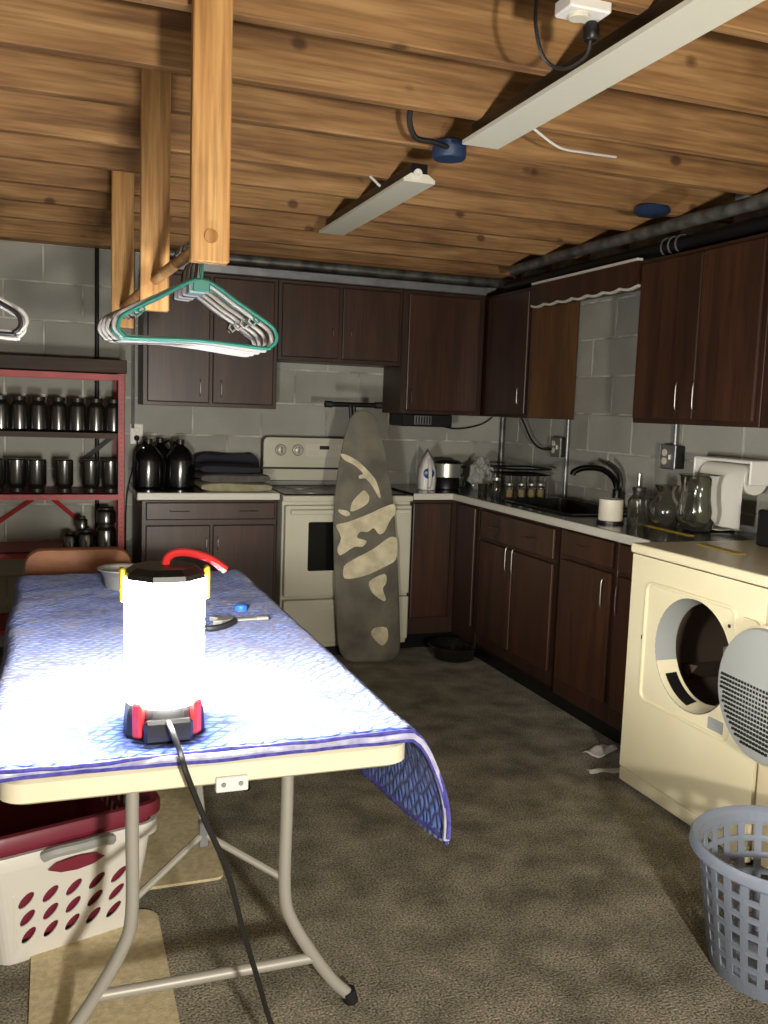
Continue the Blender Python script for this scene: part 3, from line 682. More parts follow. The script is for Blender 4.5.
# ------------------------------------------------------------------ brown chair behind the table
t = thing('dining_chair', 'brown padded chair whose rounded back shows behind the blue table', 'chair', (-2.70, -1.62, 0))
m = MB(); rings = []
for y, i in ((.19, .02), (.20, .006), (.215, 0), (.235, 0), (.25, .006), (.26, .02)):
    rings.append([(x*(1-i), y, .55+z*(1-i*1.5)) for x, z in rrect(-.215, .215, 0, .222, .07)])
m.loft(rings).build('backrest', 'brownseat', t, smooth=True)
MB().loft([[(x*s, y*s, z) for x, y in rrect(-.2, .2, -.2, .2, .05)] for z, s in ((.42, .96), (.43, 1), (.455, 1), (.47, .95))]).build('seat', 'brownseat', t, smooth=True)
for x in (-.18, .18):
    MB().tube([(x, -.18, .42), (x*1.05, -.19, 0)], .013, 8).build('leg', 'blackmetal', t, smooth=True)
    MB().tube([(x, .225, .75), (x, .2, .42), (x*1.05, .2, 0)], .013, 8).build('leg', 'blackmetal', t, smooth=True)

# ------------------------------------------------------------------ red steel shelving with jars
SX1, SX0, SY0, SY1 = -2.444, -3.36, -.42, -.04
t = thing('shelving_unit', 'red slotted steel shelving unit full of dark glass jars', 'shelf', (SX0, SY0, 0))
SW, SD = SX1-SX0, SY1-SY0
def angle_post(x, y, sx, sy):
    m = MB(); m.box(x, x+sx*.034, y, y+sy*.0025, 0, 1.534); m.box(x, x+sx*.0025, y, y+sy*.034, 0, 1.534); g = m.build('post', 'redsteel', t)
    h = MB()
    for k in range(59):
        z = .05+k*.025; yy = y-.0006 if sy > 0 else y+.0006
        h.lathe([(.0042, 0), (.0042, .0014), (.001, .0014)], 6, (x+sx*.018, yy+.0004, z), axis='y')
    h.build('slot_holes', 'black', g)
for x, y, sx, sy in ((0, 0, 1, 1), (SW, 0, -1, 1), (0, SD, 1, -1), (SW, SD, -1, -1)): angle_post(x, y, sx, sy)
SH = (.20, .60, .905, 1.228, 1.535)
for z in SH:
    m = MB(); m.box(.003, SW-.003, .003, SD-.003, z-.006, z); m.box(.003, SW-.003, .003, .006, z-.034, z); m.box(.003, SW-.003, SD-.006, SD-.003, z-.034, z); m.box(.003, .006, .003, SD-.003, z-.034, z); m.box(SW-.006, SW-.003, .003, SD-.003, z-.034, z)
    m.build('shelf', 'shelfwood' if z == 1.228 else 'redsteel', t)
for a, b_ in (((.12, .60), (.5, .87)), ((.52, .87), (.80, .62))):
    MB().tube([(a[0], SD+.006, a[1]), (b_[0], SD+.006, b_[1])], .012, 4).build('brace', 'redsteel', t)
MB().tube([(.70, SD+.006, 1.04), (.9, SD+.006, 1.21)], .012, 4).build('brace', 'galv', t)
tag(MB().box(SX0, SX1+.01, SY0+.01, SY1-.01, 1.5355, 1.605, .003).build('plank', 'shelfwood'), 'thick dark wooden plank lying on top of the red shelving', 'plank')
def mason_jar(label, loc, inv=False, big=1.0, hs=1.0, group='jars on the red shelving', m_='jarglass', lid=True):
    t = thing('glass_jar', label, 'jar', loc, random.uniform(0, 6), group)
    H = .172*hs; r = .046*big
    prof = [(.001, .003), (r-.006, .0), (r, .006), (r, H*.72), (r-.003, H*.78), (r-.012, H*.86), (r-.013, H*.9)]
    top = H
    if inv: prof = [(q, H-z) for q, z in prof][::-1]; 
    MB().lathe(prof, 24, cap=False).build('body', m_, t, smooth=True)
    z0, z1 = (H*.88, H) if not inv else (0, H*.12)
    if lid: MB().lathe([(r-.0135, z0), (r-.009, z0+.001), (r-.009, z1-.002), (r-.012, z1), (.001, z1)], 24).build('lid', 'lid', t, smooth=True)
    return t
TL = 'upright quart jar in the top row, clear of the wall pipe and corner post'
z = 1.2285
for u in (1, 19.5, 38.6, 58.5, 77.6, 96, 113.5):
    p = at(u, 426, 'y', -.34); mason_jar({113.5: 'upright quart jar touching the red corner post', 96: 'upright quart jar standing in front of the black wall pipe'}.get(u, TL), (p.x, -.34+random.uniform(-.01, .01), z), group='upright jars on the red shelving', big=.95)
IL = 'wide upside down jar in the packed cluster on the middle red shelf'
for u in (-4, 17, 37, 64.5, 91, 110.5):
    p = at(u, 489, 'y', -.34); mason_jar({64.5: 'upside down jar standing alone with a gap on each side', 91: 'upside down jar between the lone jar and the corner jar', 110.5: 'upside down jar beside the red corner post'}.get(u, IL), (p.x, -.34+(.0 if u > 30 else random.uniform(-.03, .03)), .9055), True, 1.04 if u < 60 else .98, 1.0, 'upside down jars on the red shelving')
# lower shelf
for u, dz, b_, h_, lab in ((70, 0, .75, .55, 'small squat jar on the low red shelf, outermost of its cluster'), (86, 0, 1.0, .62, 'wide squat jar on the low red shelf under a smaller jar'), (106, 0, 1.15, .8, 'large jar on the low red shelf carrying another jar'),):
    p = at(u, 545, 'y', -.34); mason_jar(lab, (p.x, -.34, .6005), False, b_, h_, 'jars on the low red shelf')
p = at(82, 520, 'y', -.34); mason_jar('small jar stacked on the wide squat jar on the low red shelf', (p.x, -.34, .6005+.172*.62), False, .62, .4, 'jars on the low red shelf')
p = at(106, 520, 'y', -.34); mason_jar('jar stacked on the large jar on the low red shelf', (p.x, -.34, .6005+.172*.8), False, 1.1, .5, 'jars on the low red shelf')
# pipes and outlet on the back wall
tag(MB().tube([(-2.567, -.022, 0), (-2.567, -.022, 2.3)], .012, 10).build('wall_pipe', 'blackpipe', smooth=True), 'black vertical pipe on the block wall behind the red shelving', 'pipe')
tag(MB().tube([(-2.371, -.012, 1.24), (-2.371, -.012, 2.24)], .009, 8).build('wall_conduit', 'galv', smooth=True), 'thin grey conduit down to the outlet beside the red shelving', 'conduit')
t = thing('wall_outlet', 'white wall outlet with black plug above the jugs', 'outlet', (-2.35, 0, 1.208))
MB().box(-.036, .036, -.012, .0, -.058, .058, .004, 2).build('cover_plate', 'white', t)
for z in (-.022, .022): MB().box(-.016, .016, -.015, -.011, z-.014, z+.014, .004).build('socket', 'candle', t)
MB().lathe([(.014, 0), (.016, .015), (.01, .03), (.005, .034)], 12, (0, -.014, -.022), axis='y').build('plug', 'black', t, smooth=True)
tag(MB().tube(smoothpath([(-2.35, -.045, 1.186), (-2.352, -.05, 1.12), (-2.375, -.04, 1.0), (-2.405, -.03, .85), (-2.412, -.03, .5), (-2.41, -.04, .02)], 5), .0045, 6).build('plug_cord', 'cord', smooth=True), 'black cord hanging from the white outlet down beside the cabinet', 'cord')

# ------------------------------------------------------------------ left worktop: jugs and towels
def jug(label, x, y):
    t = thing('glass_jug', label, 'jug', (x, y, CT), random.uniform(0, 6), 'dark jugs on the left worktop')
    MB().lathe([(.001, .004), (.068, .0), (.078, .01), (.08, .05), (.08, .145), (.072, .18), (.045, .215), (.022, .233), (.019, .238), (.019, .25)], 28, cap=False).build('body', 'jugglass', t, smooth=True)
    MB().lathe([(.02, .238), (.023, .24), (.023, .262), (.02, .265), (.001, .265)], 18).build('cap', 'lid', t, smooth=True)
    MB().tube(smoothpath([(.02, 0, .235), (.05, 0, .25), (.066, 0, .225), (.062, 0, .2)], 4), .008, 8).build('handle', 'jugglass', t, smooth=True)
jug('dark glass jug against the outlet cord on the left worktop', -2.315, -.33); jug('dark glass jug beside the folded towels on the left worktop', -2.145, -.33)
jug('dark glass jug standing behind the gap between two jugs', -2.235, -.16)
def towel(label, x0, x1, y0, y1, z, th, m_, seed, folds=2):
    # folded cloth: a flattened S of layers, lofted cross section
    m = MB(); n = 30
    rows = []
    for j in range(13):
        y = y0+(y1-y0)*j/12; ring = []
        for k in range(n):
            a = 2*PI*k/n; ca, sa = math.cos(a), math.sin(a)
            ex = math.copysign(abs(ca)**.35, ca); ez = math.copysign(abs(sa)**.6, sa)
            x = (x0+x1)/2+ex*((x1-x0)/2)*(1+.02*noise.noise(Vector((seed, y*9, 0))))
            w = noise.noise(Vector((x*7, y*6, seed)))*.9+.35*math.sin(x*16+seed)+.5*noise.noise(Vector((x*22, y*14, seed+2)))
            zz = z+th/2+ez*th/2*(1+(.3*w if ez > 0 else 0))
            edge = 1 if 0 < j < 12 else .8
            ring.append((x, y, z+(zz-z)*edge if ez > 0 else max(zz, z)))
        rows.append(ring)
    m.loft(rows); return tag(m.build('folded_towel', m_, smooth=True), label, 'towel', 'folded cloths on the left worktop')
towel('pale olive folded towel at the bottom of the cloth stack', -2.055, -1.672, -.52, -.2, CT, .045, 'towel1', 1)
towel('grey folded towel in the middle of the cloth stack', -2.052, -1.68, -.5, -.2, CT+.047, .043, 'towel2', 4.2)
towel('dark folded cloth on top of the cloth stack', -2.05, -1.72, -.45, -.15, CT+.094, .04, 'towel3', 7.7)
towel('black rolled cloth lying behind the cloth stack', -2.04, -1.66, -.145, -.06, CT, .175, 'towel3', 9.1)

# ------------------------------------------------------------------ right worktop items
def loc_on(u, v, z=CT): return at(u, v, 'z', z)
# steam iron standing on its heel
t = thing('steam_iron', 'white steam iron with blue dial standing on its heel', 'iron', (-.70, -.40, CT), rad(-12))
sole = [(-.05, .0), (.05, .0), (.054, .06), (.05, .12), (.032, .18), (.0, .235), (-.032, .18), (-.05, .12), (-.054, .06)]
MB().prism([(x*1.12, z*1.05) for x, z in sole], .02, .032, 'xz').build('soleplate', 'black', t)
m = MB(); m.loft([[(x*s, y, z*k+.002) for x, z in sole] for y, s, k in ((.018, .96, .97), (-.01, .92, .94), (-.03, .78, .88), (-.04, .5, .7))]); b = m.build('body', 'white', t, smooth=True)
MB().lathe([(.032, 0), (.032, .006), (.026, .01), (.001, .01)], 24, (0, -.036, .1), axis='y').build('dial', 'ironblue', b, smooth=True)
MB().tube(smoothpath([(0, -.03, .015), (0, -.075, .03), (0, -.085, .09), (0, -.065, .15), (0, -.025, .185)], 5), .011, 8).build('handle', 'white', t, smooth=True)
MB().prism([(-.036, .175), (.036, .175), (0, .245)], .012, .03, 'xz').build('tip_guard', 'black', t)
# slow cooker / pot
t = thing('cooking_pot', 'small steel pot with black lid and side handles on a black stand', 'pot', (-.545, -.33, CT), rad(10))
MB().lathe([(.075, 0), (.08, .005), (.08, .07), (.084, .075)], 28).build('base', 'black', t, smooth=True)
MB().lathe([(.084, .072), (.088, .075), (.088, .155), (.084, .158)], 28).build('body', 'tin', t, smooth=True)
MB().lathe([(.091, .155), (.092, .162), (.07, .175), (.02, .18), (.001, .18)], 28).build('lid', 'black', t, smooth=True)
for s in (-1, 1): MB().box(s*.085, s*.135, -.02, .02, .125, .142, .006).build('handle', 'black', t)
# small jar, plastic bag, spice jars
t = thing('squat_jar', 'small clear jar with pale lid beside the steel pot', 'jar', (-.425, -.25, CT))
MB().lathe([(.03, 0), (.036, .004), (.036, .045), (.03, .052)], 20).build('body', 'clearglass', t, smooth=True); MB().lathe([(.032, .052), (.033, .054), (.033, .066), (.001, .068)], 20).build('lid', 'galv', t, smooth=True)
m = MB(); bmesh.ops.create_icosphere(m.bm, subdivisions=4, radius=1)
for v in m.bm.verts:
    d = v.co.copy(); q = 1+.35*noise.noise(d*2.3)+.16*noise.noise(d*6)+.07*noise.noise(d*13); v.co = Vector((d.x*.075*q, d.y*.06*q, max(0, .085+d.z*.1*q)))
tag(m.build('plastic_bag', 'bag', loc=(-.33, -.38, CT), smooth=False), 'crumpled clear plastic bag in the worktop corner', 'bag')
def spice(label, x, y, h=.07, r=.02, fill='spice'):
    t = thing('spice_jar', label, 'jar', (x, y, CT), 0, 'spice jars beside the sink')
    MB().lathe([(.001, .002), (r-.003, 0), (r, .004), (r, h*.72), (r*.72, h*.82), (r*.72, h*.86)], 18, cap=False).build('body', 'clearglass', t, smooth=True)
    if fill: MB().lathe([(.001, .004), (r-.003, .004), (r-.003, h*.6), (.001, h*.6)], 16).build('contents', fill, t, smooth=True)
    MB().lathe([(r*.8, h*.86), (r*.82, h*.88), (r*.82, h*.99), (.001, h)], 16).build('cap', 'tin', t, smooth=True)
for i, (u, v) in enumerate(((509, 498), (521, 498), (531, 498), (540, 498))):
    p = loc_on(u, v); spice('small spice jar with tan contents in the row beside the sink', p.x, p.y, .082, .026)
p = loc_on(496, 497); spice('empty clear glass bottle at the corner end of the spice jars', p.x, p.y, .11, .028, None)
t = thing('glass_tumbler', 'clear low glass near the plastic bag', 'glass', (-.44, -.62, CT)); MB().lathe([(.001, .004), (.024, 0), (.028, .05), (.03, .055), (.027, .05), (.022, .008), (.001, .008)], 20, cap=False).build('body', 'clearglass', t, smooth=True)
# dish rack behind the spice jars
t = thing('dish_rack', 'black wire dish rack tray behind the spice jars', 'rack', (-.22, -.66, CT))
zr = .12
for s in (0, .035): MB().tube([(x, y, zr+s) for x, y in rrect(-.13-s*.4, .13+s*.4, -.13-s*.4, .13+s*.4, .05)], .006, 6, True).build('rim_wire', 'blackmetal', t, smooth=True)
for k in range(7): MB().tube([(-.13, -.12+k*.04, zr), (.13, -.12+k*.04, zr)], .0035, 5).build('wire', 'blackmetal', t)
for x in (-.11, .11):
    for y in (-.1, .1): MB().tube([(x, y, zr), (x, y, 0)], .006, 6).build('leg', 'blackmetal', t)
# faucet
t = thing('kitchen_faucet', 'black and chrome arched kitchen faucet behind the sink', 'faucet', (-.064, -1.42, CT))
MB().lathe([(.032, 0), (.034, .006), (.026, .03), (.024, .09), (.026, .1), (.001, .105)], 20).build('body', 'black', t, smooth=True)
MB().tube(smoothpath([(0, 0, .09), (-.02, .01, .155), (-.08, .03, .2), (-.16, .06, .205), (-.21, .08, .185), (-.22, .083, .165)], 6), [.016]*31, 10).build('spout', 'blackgloss', t, smooth=True)
MB().tube(smoothpath([(0, 0, .1), (.01, -.01, .13), (.0, .01, .2), (-.05, .04, .24)], 5), [.013, .014, .014, .014, .013, .013, .012, .012, .012, .011, .011, .01, .01, .01, .009, .008], 8).build('lever', 'black', t, smooth=True)
tag(MB().tube([(-.02, -1.54, CT), (-.02, -1.54, CT+.19)], .009, 10).build('spray_wand', 'chrome', smooth=True), 'slim upright chrome stem beside the kitchen faucet', 'stem')
# mug, glass vessels
p = loc_on(610, 523); t = thing('ceramic_mug', 'cream ceramic cup on a black coaster at the sink edge', 'cup', (p.x, p.y, CT))
MB().lathe([(.06, 0), (.06, .012), (.001, .013)], 24).build('coaster', 'black', t, smooth=True)
MB().lathe([(.001, .013), (.05, .013), (.053, .018), (.053, .105), (.05, .108), (.047, .105), (.047, .02), (.001, .019)], 28, cap=False).build('cup', 'candle', t, smooth=True)
p = loc_on(637, 525); t = thing('glass_canister', 'clear cylindrical glass canister beside the cream cup', 'jar', (p.x, p.y, CT))
MB().lathe([(.001, .003), (.042, 0), (.046, .006), (.046, .11), (.03, .128), (.026, .135), (.026, .155)], 26, cap=False).build('body', 'clearglass', t, smooth=True); MB().lathe([(.028, .15), (.03, .152), (.03, .166), (.001, .17)], 18).build('lid', 'lid', t, smooth=True)
p = loc_on(660, 526); t = thing('round_glass_vase', 'round bellied clear glass vase with flared rim', 'vase', (p.x+.02, p.y-.005, CT))
MB().lathe([(.001, .004), (.045, 0), (.062, .02), (.074, .06), (.066, .1), (.042, .13), (.036, .15), (.05, .175), (.056, .182)], 30, cap=False).build('body', 'clearglass', t, smooth=True)
p = loc_on(676, 522); t = thing('glass_goblet', 'small footed glass behind the round vase', 'glass', (p.x+.06, p.y, CT))
MB().lathe([(.001, .002), (.03, 0), (.032, .004), (.008, .012), (.007, .05), (.03, .07), (.038, .11), (.036, .14)], 22, cap=False).build('body', 'clearglass', t, smooth=True)
p = loc_on(696, 531); t = thing('glass_vase', 'tall clear glass hurricane vase beside the paper towels', 'vase', (p.x, p.y, CT))
MB().lathe([(.001, .006), (.048, 0), (.06, .006), (.08, .05), (.084, .09), (.074, .14), (.072, .19), (.08, .232), (.088, .24)], 32, cap=False).build('body', 'clearglass', t, smooth=True)
# paper towel holder on the wall
t = thing('paper_towel_holder', 'white paper towel roll on a wall holder', 'paper towels', (0, -2.28, 1.20), R90)
MB().box(-.175, .175, -.15, .0, .028, .042, .004).build('bracket', 'white', t)
for x in (-.172, .172): MB().box(x-.006, x+.006, -.15, -.0, -.06, .04, .004).build('arm', 'white', t)
MB().lathe([(.06, -.14), (.062, -.138), (.062, .138), (.06, .14)], 32, (.0, -.085, -.04), axis='x').build('roll', 'paper', t, smooth=True)
MB().box(-.135, .135, -.149, -.1465, -.245, -.04).build('hanging_sheet', 'paper', t)
for i, (u, v, a, sz) in enumerate(((733, 526, 12, (.18, .12)), (752, 530, -20, (.16, .11)))):
    p = at(u, v, 'z', CT); m = MB(); n = 6; V = []; F = []
    for j in range(n+1):
        for k in range(n+1): V.append(((k/n-.5)*sz[0], (j/n-.5)*sz[1], .006+.012*abs(noise.noise(Vector((k*.6, j*.6, i*5))))))
    for j in range(n):
        for k in range(n): q = j*(n+1)+k; F.append((q, q+1, q+n+2, q+n+1))
    m.quads(V, F); ob = m.build('paper_sheet', 'paper', loc=(max(min(p.x, -.11), -.5), p.y, CT+(0 if p.y > -2.56 else .008)), smooth=True, rotz=rad(a)); md = ob.modifiers.new('t', 'SOLIDIFY'); md.thickness = .002
    tag(ob, ('crumpled white paper sheet under the paper towel holder', 'rumpled white paper sheet between worktop and dryer console')[i], 'paper')
p = at(683, 531, 'z', CT)
tag(MB().box(-.2, .2, -.014, .014, 0, .003, .001).build('reflection_strip', 'yellowreflect', loc=(-.36, -2.2, CT), rotz=rad(87)), 'narrow yellow strip standing in for a reflection on the worktop by the vases', 'strip')  # flat coloured strip paints a yellow reflection on the worktop
tag(MB().box(-.12, .12, -.02, .02, 0, .003, .001).build('reflection_strip', 'yellowreflect', loc=(-.53, -2.76, DH), rotz=rad(84)), 'narrow yellow strip standing in for a reflection on top of the dryer', 'strip')  # yellow reflection on the dryer top, put in as a strip
tag(MB().box(-.06, .06, -.09, .09, 0, .14, .01, 2).build('black_box', 'black', loc=(-.25, -2.78, DH), rotz=rad(8)), 'black box on top of the dryer near the wall', 'box')

# ------------------------------------------------------------------ wall boxes, cables, pipes on the right
def elec_box(label, y, z, cx=-.03):
    t = thing('outlet_box', label, 'outlet', (0, y, z), R90, 'surface outlet boxes on the sink wall')
    MB().box(-.055, .055, -.055, 0, -.055, .055, .006, 2).build('box', 'lid', t)
    MB().box(-.058, .058, -.06, -.054, -.058, .058, .004).build('cover', 'galv', t)
    for zz in (-.02, .02): MB().lathe([(.017, 0), (.017, .004), (.001, .004)], 16, (-.02, -.059, zz), axis='y').build('socket', 'candle', t, smooth=True)
    MB().box(.018, .026, -.07, -.058, -.012, .012, .002).build('switch', 'candle', t)
    return t
elec_box('surface outlet box below the corner wall cabinet', -.77, 1.215); elec_box('surface outlet box on the wall above the glass vases', -1.80, 1.22)
tag(MB().tube([(-.02, -.835, CT), (-.02, -.835, 2.2)], .011, 10).build('wall_conduit', 'galv', smooth=True), 'galvanised conduit running up the wall beside the corner cabinet', 'conduit')
tag(MB().tube([(-.02, -1.80, 1.27), (-.02, -1.80, 1.40)], .011, 10).build('wall_conduit', 'galv', smooth=True), 'short conduit from cabinet bottom to the box over the vases', 'conduit')
tag(MB().tube([(-.03, -.04, CT), (-.03, -.04, UB+.02)], .018, 10).build('wall_pipe', 'silverpipe', smooth=True), 'grey vertical pipe in the corner behind the dish rack', 'pipe')
tag(MB().tube(smoothpath([(-.06, -.74, 1.2), (-.07, -.62, 1.2), (-.07, -.5, 1.25), (-.08, -.4, 1.36), (-.08, -.36, 1.39)], 5), .006, 6).build('box_cable', 'cord', smooth=True), 'black cable looping from the outlet box to the corner cabinet', 'cable')
tag(MB().tube(smoothpath([(-.62, -.10, 1.33), (-.5, -.06, 1.31), (-.36, -.05, 1.29), (-.2, -.05, 1.32), (-.12, -.06, 1.37)], 5), .005, 6).build('wall_cable', 'cord', smooth=True), 'black cable sagging on the wall under the tall cabinet', 'cable')
# under-cabinet unit
t = thing('under_cabinet_radio', 'black unit with vent grille mounted under the tall cabinet', 'radio', (-.83, -.28, UB-.075))
MB().box(0, .33, 0, .2, 0, .0755, .006).build('case', 'black', t)
g = MB().box(.08, .19, -.005, .004, .012, .066, .002).build('grille', 'galv', t)
for k in range(6): MB().box(.085+k*.0175, .095+k*.0175, -.0075, -.004, .016, .062).build('slat', 'lid', g)
# ducts and pipes above the right cabinets
tag(MB().tube(smoothpath([(-.28, -.55, 2.225), (-.28, -1.1, 2.235), (-.29, -1.8, 2.228), (-.28, -3.4, 2.225)], 8), .028, 10).build('ceiling_pipe', 'silverpipe', smooth=True), 'silver wrapped pipe running above the sink wall cabinets', 'pipe')
tag(MB().tube(smoothpath([(-.25, -.45, 2.15), (-.24, -1.4, 2.15), (-.25, -3.4, 2.15)], 8), .032, 10).build('ceiling_pipe', 'blackpipe', smooth=True), 'black pipe resting on the sink wall cabinets', 'pipe')
tag(MB().tube(smoothpath([(-2.3, -.2, 2.2), (-1.6, -.19, 2.205), (-.6, -.2, 2.2), (-.12, -.2, 2.2)], 8), .03, 10).build('ceiling_pipe', 'silverpipe', smooth=True), 'grey pipe running above the stove wall cabinets', 'pipe')
for i in range(3):
    yy = -1.95-.05*i; tag(MB().tube([(-.245+.04*math.cos(rad(a*20)), yy, 2.15+.04*math.sin(rad(a*20))) for a in range(18)], .004, 5, True).build('pipe_tie', 'galv', smooth=True), 'pale wire tie wrapped around the black pipe over the cabinets', 'wire tie', 'wire ties on the black pipe')

# ------------------------------------------------------------------ fluorescent fixtures
def fluor(label, y0, y1, x0=-1.635, x1=-1.515, z=2.2):
    t = thing('fluorescent_fixture', label, 'light fixture', ((x0+x1)/2, (y0+y1)/2, z), 0, 'unlit strip lights under the joists')
    L = (y1-y0)/2; wd = (x1-x0)/2
    prof = [(-wd, 0), (wd, 0), (wd, .012), (wd*.55, .03), (wd*.5, ZJ-z), (-wd*.5, ZJ-z), (-wd*.55, .03), (-wd, .012)]
    MB().prism(prof[:4]+prof[6:], -L, L, 'xz').build('reflector', 'fluor', t)
    MB().box(-wd*.5, wd*.5, -L, L, .028, ZJ-z, .002).build('housing', 'black', t)
    MB().lathe([(.016, 0), (.016, .012), (.007, .012), (.007, .004), (.001, .004)], 14, (-.01, -L, .028), axis='y').build('lampholder', 'white', t, smooth=True)
    return t
fluor('unlit strip light under the joists, the one with the blue box at its end', -3.92, -2.79)
fluor('unlit strip light under the joists, the one over the stove side', -2.30, -1.21)
# boxes, cables on the joists
p = at(452, 147, 'z', ZJ-.02); m = MB(); m.lathe([(.05, 0), (.055, .006), (.055, .05), (.05, .055)], 20); tag(m.build('ceiling_box', 'bluebox', loc=(p.x, p.y+.02, ZJ-.054), smooth=True), 'round blue plastic electrical box at the end of a strip light', 'electrical box')
tag(MB().tube(smoothpath([(p.x-.02, p.y-.02, ZJ-.03), (p.x-.08, p.y-.04, ZJ-.025), (p.x-.15, p.y-.05, ZJ-.02), (p.x-.18, p.y-.08, ZJ+.04), (p.x-.14, p.y-.1, ZJ+.1), (p.x-.05, p.y-.1, ZJ+.1)], 6), .009, 8).build('ceiling_cable', 'cord', smooth=True), 'black cable looping out of the round blue box', 'cable')
t = thing('ceiling_receptacle', 'white plug socket on the joist beside the strip light', 'socket', (at(583, 10, 'z', ZJ-.01)))
MB().box(-.05, .05, -.035, .035, -.012, .02, .004).build('plate', 'white', t); MB().lathe([(.02, -.02), (.022, -.018), (.022, -.011)], 16, (-.01, 0, 0)).build('socket', 'candle', t, smooth=True)
q = t.location.copy()
MB().lathe([(.014, -.05), (.018, -.045), (.018, -.02), (.012, -.012)], 12, (.035, .02, 0)).build('plug', 'black', t, smooth=True)
tag(MB().tube(smoothpath([q+Vector((.035, .02, -.045)), q+Vector((.03, .03, -.08)), q+Vector((-.01, .05, -.105)), q+Vector((-.06, .05, -.09)), q+Vector((-.09, .04, -.03)), q+Vector((-.08, .06, .05))], 6), .0045, 6).build('fixture_cord', 'cord', smooth=True), 'thin cord hanging from the white ceiling socket in a loop', 'cord')
p = at(652, 213, 'z', ZJ-.02); m = MB(); m.lathe([(.001, 0), (.06, .0), (.075, .012), (.07, .03)], 20); tag(m.build('ceiling_box', 'bluebox', loc=(p.x, p.y, ZJ-.028), smooth=True), 'flat dark blue electrical box on the joists near the wrapped pipe', 'electrical box')
a, b_ = at(533, 128, 'z', ZJ-.001), at(616, 157, 'z', ZJ-.001)
tag(MB().tube(smoothpath([a, a+(b_-a)*.3+Vector((0, 0, -.03)), a+(b_-a)*.6+Vector((0, 0, -.02)), b_], 6), .004, 6).build('white_wire', 'white', smooth=True), 'thin white wire stapled across the joists past the strip light', 'wire')
a = at(380, 186, 'z', ZJ-.04); tag(MB().tube([a, at(370, 176, 'z', ZJ+.0)], .005, 6).build('pull_rod', 'white', smooth=True), 'short white rod above the strip light over the stove side', 'rod')

# ------------------------------------------------------------------ hanging posts, rod, hangers
def post(label, x0, x1, y, z0):
    m = MB(); m.box(-(x1-x0)/2, (x1-x0)/2, -.019, .019, 0, ZJ+.15-z0, .003)
    return tag(m.build('hanging_post', 'post', loc=((x0+x1)/2, y, z0)), label, 'post', 'wooden posts carrying the clothes rod')
PY = (-3.30, -2.50, -1.60)
post('pale wooden post with a round rod end, hangers hanging behind it', -2.513, -2.428, PY[0], 1.708)
post('wooden post hanging from the joists behind the clothes hangers', -2.551, -2.466, PY[1], 1.67)
post('wooden post hanging from the joists close to the red shelving', -2.582, -2.498, PY[2], 1.68)
RZ = 1.762
tag(MB().tube([(-2.47, -3.326, RZ+.002), (-2.49, -2.9, RZ), (-2.508, -2.5, RZ), (-2.54, -1.56, RZ)], .0155, 12).build('clothes_rod', 'post', smooth=True), 'round wooden clothes rod running through the hanging posts', 'rod')
def hanger(label, x, y, zrod, m_, rz, tilt, Wd=.41, r=.005, clips=False):
    t = thing('clothes_hanger', label, 'hanger', (x, y, zrod), rz, 'plastic clothes hangers')
    h = .0
    zt = -.082                                # apex below the rod
    hook = [(-.024, 0, .0)]+[(.0+.021*math.cos(rad(a)), 0, .0+.021*math.sin(rad(a))) for a in (180, 150, 120, 90, 60, 30, 0, -30, -60)]+[(.002, 0, -.04), (0, 0, zt)]
    MB().tube(hook, .0035, 6).build('hook', m_, t, smooth=True)
    hw = Wd/2; zl, zb = zt-.105, zt-.145
    path = [(0, 0, zt)]
    for s in (1,):
        path += [(hw*.5, 0, zt-.045), (hw*.9, 0, zt-.087), (hw, 0, zl), (hw+.003, 0, zl-.02), (hw-.01, 0, zb+.005), (hw-.03, 0, zb)]
    path += [(0, 0, zb+.006)]
    path += [(-p[0], p[1], p[2]) for p in path[1:-1][::-1]]
    P = [Vector(p) for p in path]; n = len(P); out = []
    for i in range(n):
        p0, p1, p2, p3 = P[i-1], P[i], P[(i+1) % n], P[(i+2) % n]
        for k in range(4):
            u = k/4; out.append(.5*((2*p1)+(p2-p0)*u+(2*p0-5*p1+4*p2-p3)*u*u+(3*p1-p0-3*p2+p3)*u**3))
    b = MB().tube(out, r, 8, True).build('frame', m_, t, smooth=True)
    MB().box(-.02, .02, -.004, .004, zt-.028, zt+.002, .003).build('neck', m_, t)
    for s in (-1, 1): MB().tube([(s*.13, 0, zt-.066), (s*.125, 0, zt-.08), (s*.135, 0, zt-.088), (s*.145, 0, zt-.078)], .003, 6).build('strap_hook', m_, b, smooth=True)
    t.rotation_euler = (0, tilt, rz)
    return t
HC = [('teal', 'first teal plastic hanger on the rod, right behind the pale post'), ('hwhite', 'white plastic hanger between two teal hangers'), ('teal', 'second teal plastic hanger on the rod behind a white one'), ('hgrey', 'grey plastic hanger in the middle of the hanger bunch'), ('hwhite', 'white plastic hanger behind the grey hanger'), ('hblack', 'black plastic hanger between two white hangers'), ('hwhite', 'thick white plastic hanger behind the black hanger'), ('hgrey', 'grey plastic hanger behind the thick white hanger'), ('hwhite', 'white plastic hanger behind the last grey hanger'), ('hblack', 'hindmost black plastic hanger of the bunch on the rod')]
for i, (m_, lab) in enumerate(HC):
    y = -3.235+i*.027; k = (y+3.3)/.8; hanger(lab, -2.472-.04*k, y, RZ-.001, m_, rad(random.uniform(-5, 5)+(2 if i else -3)), rad(random.uniform(-2, 2)+2), .358+.003*i, .0044 if m_ != 'hwhite' else .005)
